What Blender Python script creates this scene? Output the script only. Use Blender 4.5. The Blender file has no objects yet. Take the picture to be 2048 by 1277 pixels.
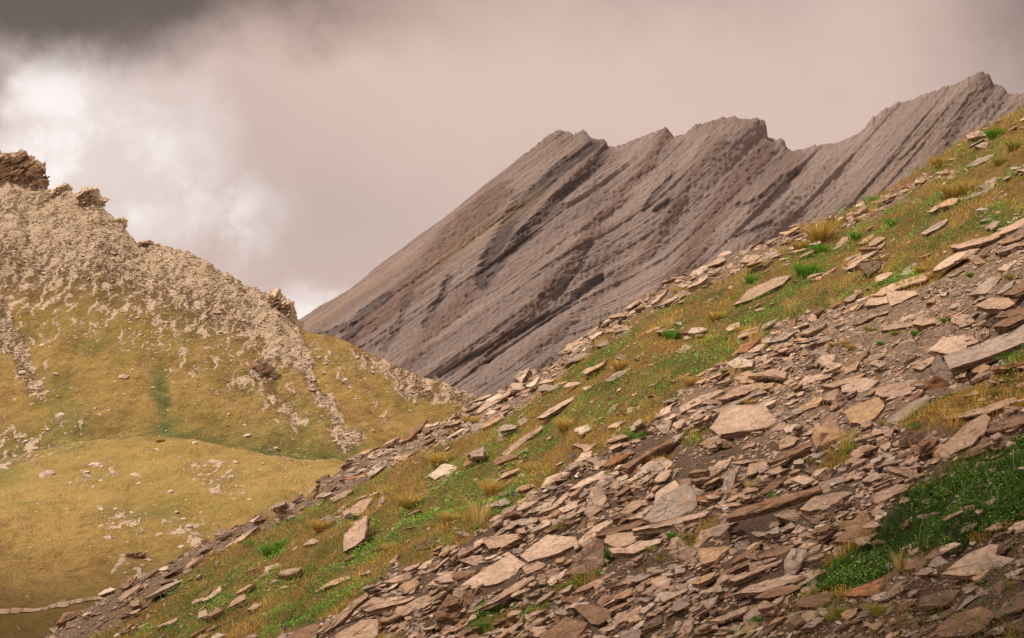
import bpy, math, random
import numpy as np
from math import radians as R

sc = bpy.context.scene
col = sc.collection
rnd = random.Random(7)
rng = np.random.default_rng(11)

# ------------------------------------------------------------------ camera, sky, sun, exposure
PW, PH, F = 2048.0, 1277.0, 2844.0          # photograph's pixels and focal length in pixels (50 mm)
cam_d = bpy.data.cameras.new('camera')
cam_d.lens = 50.0; cam_d.sensor_width = 36.0
cam_d.clip_start = 0.1; cam_d.clip_end = 30000
cam = bpy.data.objects.new('camera', cam_d); col.objects.link(cam)
cam.rotation_euler = (R(90), 0, 0)
sc.camera = cam

SUN_DIR = np.array([-0.44, -0.04, 0.88]); SUN_DIR /= np.linalg.norm(SUN_DIR)
SUN_EL = math.asin(SUN_DIR[2]); SUN_AZ = math.atan2(SUN_DIR[0], SUN_DIR[1])

world = bpy.data.worlds.new('World'); sc.world = world
world.use_nodes = True
wt = world.node_tree; wt.nodes.clear()

def N(t, ty, **kw):
    n = t.nodes.new(ty)
    for k, v in kw.items():
        if k.startswith('i_'):
            key = k[2:]
            n.inputs[int(key) if key.isdigit() else key.replace('_', ' ')].default_value = v
        else:
            setattr(n, k, v)
    return n
def L(t, a, b): t.links.new(a, b)
def M(t, op, a, b=None, c=None, clamp=False):
    n = t.nodes.new('ShaderNodeMath'); n.operation = op; n.use_clamp = clamp
    for i, x in enumerate((a, b, c)):
        if x is None: continue
        if isinstance(x, (int, float)): n.inputs[i].default_value = x
        else: L(t, x, n.inputs[i])
    return n.outputs[0]
def MIX(t, fac, a, b, mode='MIX'):
    n = t.nodes.new('ShaderNodeMix'); n.data_type = 'RGBA'; n.blend_type = mode
    for s, x in ((n.inputs[0], fac), (n.inputs[6], a), (n.inputs[7], b)):
        if isinstance(x, (int, float)): s.default_value = x
        elif isinstance(x, (tuple, list)): s.default_value = (*x[:3], 1)
        else: L(t, x, s)
    return n.outputs[2]
def SS(t, x, lo, hi, a=0.0, b=1.0):
    n = t.nodes.new('ShaderNodeMapRange'); n.interpolation_type = 'SMOOTHSTEP'
    L(t, x, n.inputs[0])
    for i, v in enumerate((lo, hi, a, b)): n.inputs[i + 1].default_value = v
    return n.outputs[0]
def NOISE(t, vec, scale, detail=4.0, rough=0.55, dist=0.0):
    n = t.nodes.new('ShaderNodeTexNoise'); n.inputs['Scale'].default_value = scale
    n.inputs['Detail'].default_value = detail; n.inputs['Roughness'].default_value = rough
    n.inputs['Distortion'].default_value = dist
    if vec is not None: L(t, vec, n.inputs['Vector'])
    return n
def MAP(t, vec, scale=(1, 1, 1), rot=(0, 0, 0), loc=(0, 0, 0)):
    n = t.nodes.new('ShaderNodeMapping'); L(t, vec, n.inputs[0])
    n.inputs['Scale'].default_value = scale; n.inputs['Rotation'].default_value = rot
    n.inputs['Location'].default_value = loc
    return n.outputs[0]

def pdir(u, v):
    d = np.array([(u - PW / 2) / F, 1.0, (PH / 2 - v) / F]); return d / np.linalg.norm(d)

def build_sky():
    t = wt
    out = N(t, 'ShaderNodeOutputWorld'); bg = N(t, 'ShaderNodeBackground', i_Strength=0.1)
    L(t, bg.outputs[0], out.inputs[0])
    sky = N(t, 'ShaderNodeTexSky', sky_type='NISHITA', sun_disc=False)
    sky.sun_elevation = SUN_EL; sky.sun_rotation = SUN_AZ; sky.dust_density = 2.0; sky.altitude = 2300
    tc = N(t, 'ShaderNodeTexCoord'); d = tc.outputs['Generated']
    # warped direction gives the cloud masses ragged edges
    n1 = NOISE(t, d, 5.0, 6, 0.55); n2 = NOISE(t, d, 16.0, 6, 0.6)
    def warp(amount, nn):
        s = N(t, 'ShaderNodeVectorMath', operation='SUBTRACT'); L(t, nn.outputs['Color'], s.inputs[0]); s.inputs[1].default_value = (.5, .5, .5)
        m = N(t, 'ShaderNodeVectorMath', operation='SCALE'); L(t, s.outputs[0], m.inputs[0]); m.inputs['Scale'].default_value = amount
        return m.outputs[0]
    a1 = N(t, 'ShaderNodeVectorMath', operation='ADD'); L(t, d, a1.inputs[0]); L(t, warp(0.11, n1), a1.inputs[1])
    a2 = N(t, 'ShaderNodeVectorMath', operation='ADD'); L(t, a1.outputs[0], a2.inputs[0]); L(t, warp(0.05, n2), a2.inputs[1])
    wd = N(t, 'ShaderNodeVectorMath', operation='NORMALIZE'); L(t, a2.outputs[0], wd.inputs[0])
    def blob(u, v, r0, r1, su=1.0, sv=1.0):
        # 1 inside r0 px, 0 outside r1 px of a direction; su, sv stretch it along azimuth / height
        s = N(t, 'ShaderNodeVectorMath', operation='SUBTRACT'); L(t, wd.outputs[0], s.inputs[0]); s.inputs[1].default_value = pdir(u, v)
        m = N(t, 'ShaderNodeVectorMath', operation='MULTIPLY'); L(t, s.outputs[0], m.inputs[0]); m.inputs[1].default_value = (F / su, F / su, F / sv)
        l = N(t, 'ShaderNodeVectorMath', operation='LENGTH'); L(t, m.outputs[0], l.inputs[0])
        return SS(t, l.outputs['Value'], r0, r1, 1.0, 0.0)
    n3 = NOISE(t, d, 3.2, 5, 0.5)
    base = MIX(t, SS(t, n3.outputs[0], .35, .65), SKY['pink'], SKY['grey'])
    c = MIX(t, M(t, 'MULTIPLY', blob(640, 450, 60, 430, 1.4, .8), .75), base, SKY['mauve'])
    c = MIX(t, M(t, 'MULTIPLY', blob(1080, 190, 30, 560, 1.4, .5), .6), c, SKY['glow'])
    n4 = NOISE(t, d, 9.0, 7, 0.6)
    gap = blob(150, 300, 60, 320, 1.0, .9)
    gap2 = M(t, 'MULTIPLY', blob(430, 480, 10, 190, .9, 1.1), SS(t, n2.outputs[0], .40, .60, .1, .75))
    gap3 = blob(610, 650, 20, 170, 1.1, .55)
    gap4 = blob(270, 440, 10, 170, 1.2, .8)
    g = M(t, 'MAXIMUM', M(t, 'MAXIMUM', gap, M(t, 'MAXIMUM', gap2, gap4)), gap3)
    g = M(t, 'MULTIPLY', g, SS(t, n4.outputs[0], .39, .56, .42, 1.0))
    c = MIX(t, g, c, SKY['white'])
    dk = blob(60, -80, 190, 470, 1.75, .52)
    dk2 = blob(-20, 215, 20, 105, .8, 1.2)
    dk3 = blob(2200, -30, 60, 480, 1.0, .8)
    dk4 = blob(1100, -160, 60, 420, 3.0, .7)
    c = MIX(t, M(t, 'MULTIPLY', dk4, .35), c, SKY['dark'])
    c = MIX(t, M(t, 'MULTIPLY', dk3, .75), c, SKY['dark'])
    c = MIX(t, M(t, 'MULTIPLY', dk, .97), c, SKY['dark'])
    c = MIX(t, M(t, 'MULTIPLY', dk2, .8), c, SKY['mauve2'])
    # thinner, brighter cloud overhead and behind the photographer
    sp = N(t, 'ShaderNodeSeparateXYZ'); L(t, d, sp.inputs[0])
    bk = SS(t, sp.outputs[2], .35, .85)
    c = MIX(t, bk, c, SKY['over'])
    c = MIX(t, SS(t, sp.outputs[2], -.02, -.2), c, (1.2, .9, .6))
    fin = MIX(t, .97, sky.outputs[0], c)
    L(t, fin, bg.inputs[0])
SKY = dict(pink=(7.2, 5.1, 4.3), grey=(6.4, 4.9, 4.35), glow=(7.2, 5.5, 4.7), mauve=(5.5, 4.3, 3.95), white=(10.0, 9.2, 8.9),
           dark=(1.35, 1.02, .88), mauve2=(2.3, 1.8, 1.8), over=(7.6, 6.0, 5.1))
build_sky()

sun_d = bpy.data.lights.new('sun', 'SUN'); sun_d.energy = 4.1; sun_d.angle = R(3); sun_d.color = (1.0, .83, .64)
sun = bpy.data.objects.new('sun', sun_d); col.objects.link(sun)
from mathutils import Vector, Matrix
sun.rotation_euler = Vector(SUN_DIR).to_track_quat('Z', 'Y').to_euler()
vs = sc.view_settings
vs.view_transform = 'Standard'; vs.look = 'None'; vs.exposure = 0.04; vs.gamma = 1.0; vs.use_curve_mapping = False
sc.cycles.max_bounces = 5; sc.cycles.diffuse_bounces = 3; sc.cycles.transparent_max_bounces = 4
sc.cycles.use_adaptive_sampling = True

# ------------------------------------------------------------------ helpers
def mk(name, V, faces, cols=None, mat=None, attrs=None, smooth=True, sharp=None, parent=None, vecs=None):
    """faces: list of (n,k) int arrays. cols: (n,3|4) point colours."""
    me = bpy.data.meshes.new(name)
    V = np.ascontiguousarray(V, dtype=np.float32)
    me.vertices.add(len(V)); me.vertices.foreach_set('co', V.ravel())
    loops = np.concatenate([f.ravel() for f in faces]).astype(np.int32)
    sizes = np.concatenate([np.full(len(f), f.shape[1], np.int32) for f in faces])
    starts = np.concatenate([[0], np.cumsum(sizes)[:-1]]).astype(np.int32)
    me.loops.add(len(loops)); me.loops.foreach_set('vertex_index', loops)
    me.polygons.add(len(sizes)); me.polygons.foreach_set('loop_start', starts)
    me.polygons.foreach_set('use_smooth', np.full(len(sizes), bool(smooth)))
    me.update(calc_edges=True)
    if cols is not None:
        c = np.ones((len(V), 4), np.float32); c[:, :3] = cols[:, :3]
        me.attributes.new('Col', 'FLOAT_COLOR', 'POINT').data.foreach_set('color', c.ravel())
    for k, a in (attrs or {}).items():
        me.attributes.new(k, 'FLOAT', 'POINT').data.foreach_set('value', np.ascontiguousarray(a, np.float32))
    for k, a in (vecs or {}).items():
        me.attributes.new(k, 'FLOAT_VECTOR', 'POINT').data.foreach_set('vector', np.ascontiguousarray(a, np.float32).ravel())
    if sharp: me.set_sharp_from_angle(angle=R(sharp))
    if mat: me.materials.append(mat)
    o = bpy.data.objects.new(name, me); col.objects.link(o)
    if parent: o.parent = parent
    return o
def tag(o, label=None, cat=None, group=None, kind=None):
    if label: o['label'] = label
    if cat: o['category'] = cat
    if group: o['group'] = group
    if kind: o['kind'] = kind
    return o

# numpy gradient noise ------------------------------------------------
_perm = np.random.default_rng(3).permutation(4096)
_ang = np.random.default_rng(4).uniform(0, 2 * np.pi, 4096)
_gx, _gy = np.cos(_ang), np.sin(_ang)
def noise2(x, y, seed=0):
    x = np.asarray(x, float) + seed * 17.31; y = np.asarray(y, float) - seed * 9.17
    xi = np.floor(x).astype(np.int64); yi = np.floor(y).astype(np.int64)
    fx = x - xi; fy = y - yi
    u = fx * fx * fx * (fx * (fx * 6 - 15) + 10); w = fy * fy * fy * (fy * (fy * 6 - 15) + 10)
    def g(i, j, dx, dy):
        h = _perm[(_perm[(xi + i) & 4095] + yi + j) & 4095]
        return _gx[h] * dx + _gy[h] * dy
    a = g(0, 0, fx, fy); b = g(1, 0, fx - 1, fy); c = g(0, 1, fx, fy - 1); d = g(1, 1, fx - 1, fy - 1)
    return (a + (b - a) * u + (c - a) * w + (a - b - c + d) * u * w) * 1.5
def fbm(x, y, oct=4, seed=0, gain=.5, lac=2.03):
    s = 0; a = 1.0; f = 1.0
    for i in range(oct):
        s = s + a * noise2(x * f, y * f, seed + i * 3); a *= gain; f *= lac
    return s
def sstep(x, a, b):
    t = np.clip((x - a) / (b - a), 0, 1); return t * t * (3 - 2 * t)
def inpoly(poly, u, v):
    poly = np.asarray(poly, float); r = np.zeros(np.shape(u), bool)
    x0, y0 = poly[-1]
    for x1, y1 in poly:
        c = ((y1 > v) != (y0 > v)) & (u < (x0 - x1) * (v - y1) / (y0 - y1 + 1e-12) + x1)
        r ^= c; x0, y0 = x1, y1
    return r
def P(s):
    return np.array([[float(a) for a in p.split(',')] for p in s.split()])

# ------------------------------------------------------------------ the near slope as a height function
SA, SB, SH = 0.548, 0.134, 4.0
YC = 22.75
CREST = P('-500,1590 -100,1372 75,1280 165,1217 300,1143 390,1092 480,1042 620,977 700,927 830,862 960,802 1030,770 1100,724 1200,650 1300,584 1380,545 1430,526 1500,492 1600,452 1680,418 1750,384 1850,326 1930,272 2048,205 2300,70 2700,-150')
PITS = [(1520, 1046, 46, .26), (1990, 872, 50, .16), (1960, 745, 36, .10), (1975, 645, 30, .10), (2025, 612, 30, .09), (690, 1240, 32, .14), (775, 1222, 30, .08),
        (1040, 1222, 40, .12), (1120, 1010, 28, .10), (1225, 1110, 30, .10), (1330, 920, 26, .08), (1410, 1178, 34, .12), (2010, 1112, 30, .12),
        (1600, 935, 26, .08), (1545, 757, 24, .07), (1930, 498, 20, .06), (1510, 1205, 30, .09), (1860, 1225, 34, .08), (840, 1200, 26, .07), (1300, 1262, 30, .06)]
def to_px(x, y):                           # where a point of the plain slope falls
    u = PW / 2 + F * x / y
    v = PH / 2 - F * (SA * x + SB * y - SH) / y
    return u, v
def from_px(u, v):                          # the slope's point seen at a pixel
    d = v - (PH / 2 - F * SB) - -SA * 0 + 0
    # v = PH/2 - F*SA*x/y - F*SB + F*SH/y ,  F*x/y = u-PW/2
    w = v - PH / 2 + SA * (u - PW / 2) + F * SB
    y = F * SH / np.maximum(w, 1.0)
    return (u - PW / 2) / F * y, y

SCREE = P('560,1290 640,1247 735,1180 850,1120 960,1060 1010,1030 1090,958 1150,922 1240,912 1300,868 1360,806 1440,742 1530,655 1560,634 1720,596 1850,545 1945,492 2060,432 2700,100 2700,700 2060,735 1900,800 1815,838 1830,880 1930,862 2060,800 2700,500 2700,700 2060,880 1960,918 1860,968 1780,1024 1700,1088 1640,1132 1598,1192 1440,1295')
LOWROCK = P('1440,1295 1598,1195 1720,1200 1820,1150 1880,1112 1960,1082 2060,1042 2700,700 2700,1500 1400,1500')
LOWLEFT = P('-600,1560 75,1262 300,1135 620,965 720,915 760,945 640,1010 560,1050 480,1085 400,1130 340,1190 250,1240 150,1300 -600,1700')
CRESTROCK = P('600,970 830,845 960,785 1100,700 1200,630 1300,560 1420,510 1600,440 1760,372 1850,318 1860,335 1760,400 1700,430 1640,465 1570,490 1530,520 1440,565 1380,600 1290,650 1240,675 1130,742 1050,790 990,830 900,880 800,925 740,958')
MAT = P('1598,1192 1640,1132 1700,1088 1780,1024 1860,968 1960,918 2060,876 2700,560 2700,760 2060,1042 1960,1078 1880,1108 1820,1150 1700,1196')
POCKETS = [P('1815,838 1900,798 1990,740 2060,700 2060,770 1940,812 1850,872'), P('1640,915 1690,885 1730,872 1740,895 1690,930 1640,945'),
           P('1360,1092 1400,1048 1440,1030 1450,1045 1410,1085 1370,1110'), P('1110,1160 1200,1135 1220,1150 1180,1180 1120,1190 1090,1180'),
           P('950,1225 1040,1200 1090,1215 1050,1235 980,1262 940,1255'), P('1350,890 1420,848 1425,862 1370,905 1345,905')]
def regions(x, y):
    u, v = to_px(x, y)
    wu = u + 26 * noise2(x * 1.3, y * 1.1, 21) + 14 * noise2(x * 4, y * 3.2, 22)
    wv = v + 16 * noise2(x * 1.4, y * 1.2, 23) + 10 * noise2(x * 4, y * 3.5, 24)
    scree = inpoly(SCREE, wu, wv)
    for p in POCKETS: scree &= ~inpoly(p, wu, wv)
    low = inpoly(LOWROCK, wu, wv)
    ll = inpoly(LOWLEFT, wu, wv)
    cr = inpoly(CRESTROCK, wu, wv)
    mat = inpoly(MAT, wu + 46 * noise2(x * 2.3, y * 2.1, 25) + 30 * noise2(x * 7, y * 6, 26), wv + 20 * noise2(x * 3, y * 3, 28))
    return u, v, scree, low, ll, cr, mat
_cu, _cv = CREST[:, 0], CREST[:, 1]
_px0 = np.array([(px, py, r, dep, *from_px(px, py)) for px, py, r, dep in PITS])
def G0(x, y):
    z = SA * x + SB * y - SH
    xc = x / y * YC
    zc = (PH / 2 - np.interp(PW / 2 + F * x / y, _cu, _cv)) / F * YC
    w = sstep(y, 9.0, YC)
    z = z + w * (zc - (SA * xc + SB * YC - SH) - 0.03)
    k = (y - YC - .15) / .15
    drop = .15 * np.where(k > 20, k, np.log1p(np.exp(np.minimum(k, 20))))
    return z - .85 * drop
def G(x, y, rock=None, pits=True):
    z = G0(x, y)
    z = z + .055 * noise2(x * 2.2, y * 2.2, 8) * sstep(YC - y, -1, 2.5) + .07 * fbm(x * .7, y * .7, 4, 1) * sstep(YC - y, -3, 2.5) + .018 * fbm(x * 3.1, y * 3.1, 3, 5)
    for px, py, r, dep, cx, cy in (_px0 if pits else ()):
        rr = r / F * cy
        z = z - dep * np.exp(-(((x - cx) / rr) ** 2 + ((y - cy) / (rr * 1.8)) ** 2))
    if rock is None:
        rock = np.ones_like(x) * .5
    q = (y + .35 * x + .5 * noise2(x * .6, y * .6, 31)) / .55
    saw = (q - np.floor(q)); saw = np.where(saw < .8, saw / .8, (1 - saw) / .2)
    z = z + rock * (.06 * (saw - .5) * (.5 + noise2(x * .5, y * .9, 33)) + .02 * fbm(x * 7, y * 9, 2, 35))
    return z
def hit(u, v):                               # photo ray meets the slope
    ys = np.linspace(5.5, 26, 900); xs = (u - PW / 2) / F * ys
    b = G(xs, ys) >= (PH / 2 - v) / F * ys
    i = int(np.argmax(b)) if b.any() else len(ys) - 1
    return np.array([xs[i], ys[i], G(xs[i:i + 1], ys[i:i + 1])[0]])

# ------------------------------------------------------------------ materials
def new_mat(name):
    m = bpy.data.materials.new(name); m.use_nodes = True; m.node_tree.nodes.clear()
    t = m.node_tree; out = N(t, 'ShaderNodeOutputMaterial'); b = N(t, 'ShaderNodeBsdfPrincipled')
    b.inputs['Roughness'].default_value = .9; b.inputs['Specular IOR Level'].default_value = .2
    L(t, b.outputs[0], out.inputs[0])
    return m, t, b
def ATT(t, name): return N(t, 'ShaderNodeAttribute', attribute_name=name)

def rock_material():
    m, t, b = new_mat('slate_rock')
    c = ATT(t, 'Col'); p = ATT(t, 'loc').outputs['Vector']
    big = NOISE(t, p, 3.0, 5, .6); fine = NOISE(t, MAP(t, p, (1, 1, 5)), 22.0, 5, .65); lam = NOISE(t, MAP(t, p, (1.2, 1.2, 40)), 2.5, 4, .6)
    k = M(t, 'ADD', M(t, 'MULTIPLY', SS(t, big.outputs[0], .3, .7), .5), M(t, 'MULTIPLY', SS(t, fine.outputs[0], .25, .75), .62))
    k = M(t, 'ADD', k, M(t, 'MULTIPLY', SS(t, lam.outputs[0], .3, .7), .28))
    k = M(t, 'ADD', M(t, 'MULTIPLY', k, .72), .44)
    mul = N(t, 'ShaderNodeCombineColor'); [L(t, k, mul.inputs[i]) for i in range(3)]
    cc = MIX(t, 1.0, c.outputs[0], mul.outputs[0], 'MULTIPLY')
    stain = NOISE(t, p, 6.0, 4, .6, .4)
    cc = MIX(t, SS(t, stain.outputs[0], .55, .72, 0, .5), cc, (.30, .19, .11))
    li = NOISE(t, p, 13.0, 3, .5); lo = NOISE(t, p, 1.3, 2, .5)
    cc = MIX(t, M(t, 'MULTIPLY', SS(t, li.outputs[0], .64, .72, 0, .7), SS(t, lo.outputs[0], .55, .63)), cc, (.42, .235, .08))
    pale = NOISE(t, p, 30.0, 3, .5)
    cc = MIX(t, SS(t, pale.outputs[0], .66, .74, 0, .55), cc, (.62, .56, .5))
    # fine dark cracks
    vor = N(t, 'ShaderNodeTexVoronoi', feature='DISTANCE_TO_EDGE', i_Scale=5.0); L(t, MAP(t, p, (1, 2.2, 3)), vor.inputs['Vector'])
    crk = M(t, 'MULTIPLY', SS(t, vor.outputs['Distance'], .0, .02, 1, 0), SS(t, big.outputs[0], .48, .6))
    cc = MIX(t, M(t, 'MULTIPLY', crk, .28), cc, (.08, .055, .04))
    L(t, cc, b.inputs['Base Color'])
    h = M(t, 'ADD', M(t, 'MULTIPLY', fine.outputs[0], .5), M(t, 'ADD', big.outputs[0], M(t, 'MULTIPLY', lam.outputs[0], .6)))
    h = M(t, 'SUBTRACT', h, M(t, 'MULTIPLY', crk, .5))
    bp = N(t, 'ShaderNodeBump', i_Strength=.9, i_Distance=.03); L(t, h, bp.inputs['Height']); L(t, bp.outputs[0], b.inputs['Normal'])
    return m
def plant_material():
    m, t, b = new_mat('leaf_and_blade')
    out = [n for n in t.nodes if n.type == 'OUTPUT_MATERIAL'][0]
    c = ATT(t, 'Col')
    L(t, c.outputs[0], b.inputs['Base Color']); b.inputs['Roughness'].default_value = .7
    tr = N(t, 'ShaderNodeBsdfTranslucent'); L(t, c.outputs[0], tr.inputs[0])
    mx = N(t, 'ShaderNodeMixShader', i_0=.3); L(t, b.outputs[0], mx.inputs[1]); L(t, tr.outputs[0], mx.inputs[2]); L(t, mx.outputs[0], out.inputs[0])
    return m
def soil_material():
    m, t, b = new_mat('slope_soil')
    g = N(t, 'ShaderNodeNewGeometry').outputs['Position']
    ro = ATT(t, 'rock').outputs['Fac']; gr = ATT(t, 'grass').outputs['Fac']; dk = ATT(t, 'dark').outputs['Fac']
    a = NOISE(t, g, 1.6, 5, .6); f = NOISE(t, MAP(t, g, (1, 1, 1)), 26, 5, .7); ff = NOISE(t, g, 90, 3, .6)
    gravel = MIX(t, SS(t, f.outputs[0], .35, .65), (.07, .05, .038), (.26, .195, .15))
    gravel = MIX(t, SS(t, ff.outputs[0], .52, .7), gravel, (.34, .26, .20))
    gravel = MIX(t, SS(t, a.outputs[0], .45, .65, 0, .5), gravel, (.21, .135, .085))
    turf = MIX(t, SS(t, f.outputs[0], .35, .65), (.10, .065, .025), (.22, .14, .045))
    turf = MIX(t, SS(t, a.outputs[0], .5, .62, 0, .7), turf, (.07, .075, .02))
    dirt = MIX(t, SS(t, ff.outputs[0], .4, .65), (.055, .035, .025), (.15, .105, .08))  # dark soil, doubling as painted shade in the gaps of the lower scree
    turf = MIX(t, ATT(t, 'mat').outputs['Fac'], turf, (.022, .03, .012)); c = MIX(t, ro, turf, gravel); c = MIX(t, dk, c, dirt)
    L(t, c, b.inputs['Base Color'])
    bp = N(t, 'ShaderNodeBump', i_Strength=.9, i_Distance=.02)
    L(t, M(t, 'ADD', f.outputs[0], M(t, 'MULTIPLY', ff.outputs[0], .4)), bp.inputs['Height']); L(t, bp.outputs[0], b.inputs['Normal'])
    return m
MROCK = rock_material(); MPLANT = plant_material(); MSOIL = soil_material()

# ------------------------------------------------------------------ near slope mesh
def grid_faces(nr, nc):
    i = np.arange((nr - 1) * (nc - 1)); r = i // (nc - 1); c = i % (nc - 1); a = r * nc + c
    return np.stack([a, a + 1, a + nc + 1, a + nc], 1)
def build_slope():
    us = np.arange(-700, 2760, 4.0)
    ys = np.concatenate([np.geomspace(4.2, 22.0, 560), np.linspace(22.05, 27, 70), np.linspace(27.5, 60, 30)])
    U, Y = np.meshgrid(us, ys); X = (U - PW / 2) / F * Y
    u, v, scree, low, ll, cr, mat = regions(X, Y)
    def blur(a):
        a = a.astype(float)
        for _ in range(2):
            a = (a + np.roll(a, 1, 0) + np.roll(a, -1, 0)) / 3; a = (a + np.roll(a, 1, 1) + np.roll(a, -1, 1)) / 3
        return a
    rock = blur(scree | cr | ll); dark = blur(low) * .9 + blur(ll) * .3 + .92 * blur(scree & (v > 870))  # last term of dark paints the shade between lower plates onto the soil
    Z = G(X, Y, np.clip(rock + .4 * blur(low), 0, 1))
    V = np.stack([X, Y, Z], -1).reshape(-1, 3)
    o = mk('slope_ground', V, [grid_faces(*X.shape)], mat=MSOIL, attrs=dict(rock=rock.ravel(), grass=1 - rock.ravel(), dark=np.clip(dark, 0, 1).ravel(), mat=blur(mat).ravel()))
    tag(o, kind='structure')
build_slope()

# ------------------------------------------------------------------ unseen clouds, added overhead to cast shade on the lower meadow and the foot of the slope
def build_shade_cloud(gx, gy, gz, rx, ry, height, seed):
    """a lumpy cloud added out of view so that its shade falls round the ground point (gx, gy, gz)"""
    cx, cy, cz = np.array([gx, gy, gz]) + SUN_DIR * (height / SUN_DIR[2])
    a, b = np.meshgrid(np.linspace(0, 2 * np.pi, 97)[:-1], np.linspace(-np.pi / 2, np.pi / 2, 40))
    dx, dy, dz = np.cos(b) * np.cos(a), np.cos(b) * np.sin(a), np.sin(b)
    k = 1 + .30 * fbm(dx * 2.2 + seed, dy * 2.2 + dz, 4, seed)
    V = np.stack([cx + rx * dx * k, cy + ry * dy * k, cz + .28 * min(rx, ry) * dz * k], -1).reshape(-1, 3)
    i = np.arange(39 * 96); r = i // 96; c = i % 96
    Fq = np.stack([r * 96 + c, r * 96 + (c + 1) % 96, (r + 1) * 96 + (c + 1) % 96, (r + 1) * 96 + c], 1)
    m, t, bs = new_mat('shade_cloud_surface'); bs.inputs['Base Color'].default_value = (.85, .80, .77, 1); bs.inputs['Roughness'].default_value = 1
    tag(mk('shade_cloud', V, [Fq], mat=m), kind='structure')
build_shade_cloud(-62, 168, -42, 60, 62, 950, 1)
build_shade_cloud(4, -25, -2, 60, 31, 190, 2)
build_shade_cloud(-34, 5, -6, 29, 27, 190, 3)
# ------------------------------------------------------------------ slabs of rock
COLS = dict(p=(.52, .395, .315), t=(.43, .31, .235), g=(.36, .295, .255), b=(.26, .165, .11), r=(.31, .155, .085), w=(.58, .49, .42), o=(.50, .34, .215), d=(.19, .135, .10))
TONE = dict(p='pale tan', t='tan', g='grey', b='brown', r='rust brown', w='whitish', o='creamy orange', d='dark')
def slab_arrays(poly, T, r, levels=5, spacing=None, rough=1.0, dome=0.0, rings=(.82, .55, .25)):
    """poly: outline (counter-clockwise) of the top face, metres. Returns verts, faces, edge flag."""
    poly = np.asarray(poly, float)
    A = .5 * np.sum(poly[:, 0] * np.roll(poly[:, 1], -1) - np.roll(poly[:, 0], -1) * poly[:, 1])
    if A < 0: poly = poly[::-1]
    per = np.linalg.norm(np.roll(poly, -1, 0) - poly, axis=1)
    size = math.sqrt(abs(A)) + 1e-6
    sp = spacing or max(per.sum() / 46, T * .35)
    pts = []
    for i in range(len(poly)):
        n = max(1, int(round(per[i] / sp))); a, b = poly[i], poly[(i + 1) % len(poly)]
        for k in range(n): pts.append(a + (b - a) * k / n)
    pts = np.array(pts); n = len(pts)
    tang = np.roll(pts, -1, 0) - np.roll(pts, 1, 0); nor = np.stack([tang[:, 1], -tang[:, 0]], 1); nor /= np.linalg.norm(nor, axis=1)[:, None] + 1e-9
    s0 = r.uniform(0, 100)
    arc = np.arange(n) / n
    ang = arc * 2 * np.pi
    jag = noise2(np.cos(ang) * 4 + s0, np.sin(ang) * 4, 3) * .5 + r.normal(0, .22, n)
    pts = pts + nor * (jag * .022 * size * rough)[:, None]
    cen = pts.mean(0)
    V = []; E = []; F3 = []; F4 = []
    # top: centre + rings
    def topz(q):
        z = .10 * T * fbm(q[:, 0] / size * 2.5 + s0, q[:, 1] / size * 2.5, 3, 9)
        st = np.round(1.6 * noise2(q[:, 0] / size * 1.7 + s0, q[:, 1] / size * 3.0, 12)) * .16 * T
        rad = np.linalg.norm(q - cen, axis=1) / size
        return z + st + dome * T * np.clip(1 - rad * 1.6, 0, 1)
    V.append(np.array([[cen[0], cen[1], topz(cen[None])[0]]])); E.append(np.zeros(1))
    prev = None; base = 1
    for k, f in enumerate(list(reversed(rings)) + [1.0]):
        q = cen + (pts - cen) * f
        z = topz(q) if f < 1 else topz(q) * .5
        if dome and f == 1: z = z - .1 * T
        V.append(np.column_stack([q, z])); E.append(np.full(n, 0.0 if f < 1 else .25))
        i = np.arange(n); j = (i + 1) % n
        if prev is None: F3.append(np.stack([np.zeros(n, int), base + i, base + j], 1))
        else: F4.append(np.stack([prev + i, base + i, base + j, prev + j], 1))
        prev = base; base += n
    off = 0
    for k in range(1, levels + 1):
        zz = -T * (k / levels) ** (1.0)
        off = off * .4 + r.uniform(-.28, .16) * T
        if k == levels: off = -.35 * T
        jj = noise2(np.cos(ang) * 5 + s0 + k * 7, np.sin(ang) * 5, 4) * .22 * T * rough + r.normal(0, .05, n) * T
        q = pts + nor * (off + jj)[:, None]
        V.append(np.column_stack([q, zz + .09 * T * noise2(np.cos(ang) * 3 + k, np.sin(ang) * 3 + s0, 5)])); E.append(np.full(n, 1.0))
        i = np.arange(n); j = (i + 1) % n
        F4.append(np.stack([prev + i, base + i, base + j, prev + j], 1)); prev = base; base += n
    V.append(np.array([[cen[0], cen[1], -T]])); E.append(np.ones(1))
    F3.append(np.stack([np.full(n, base), prev + (np.arange(n) + 1) % n, prev + np.arange(n)], 1))
    return np.concatenate(V), np.concatenate(F3), np.concatenate(F4), np.concatenate(E)
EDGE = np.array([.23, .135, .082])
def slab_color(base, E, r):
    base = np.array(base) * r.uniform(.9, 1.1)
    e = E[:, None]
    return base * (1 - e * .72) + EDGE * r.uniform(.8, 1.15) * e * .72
def frame(n):
    n = np.array(n, float); n /= np.linalg.norm(n)
    e1 = np.array([1.0, 0, 0]) - n[0] * n; e1 /= np.linalg.norm(e1)
    return e1, np.cross(n, e1), n
TILT = {'f': (-.47, -.27, 1), 'l': (-.52, -.20, 1), 'm': (-.45, -.44, 1), 's': (-.35, -1.5, 1), 'v': (-.25, -2.6, .7), 'r': (.35, -1.1, .8), 'k': (-.9, -.9, .8)}
SLABS = []      # dicts: obj, px, py, w, h, tone, kind, tilt
MID = [0]
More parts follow.
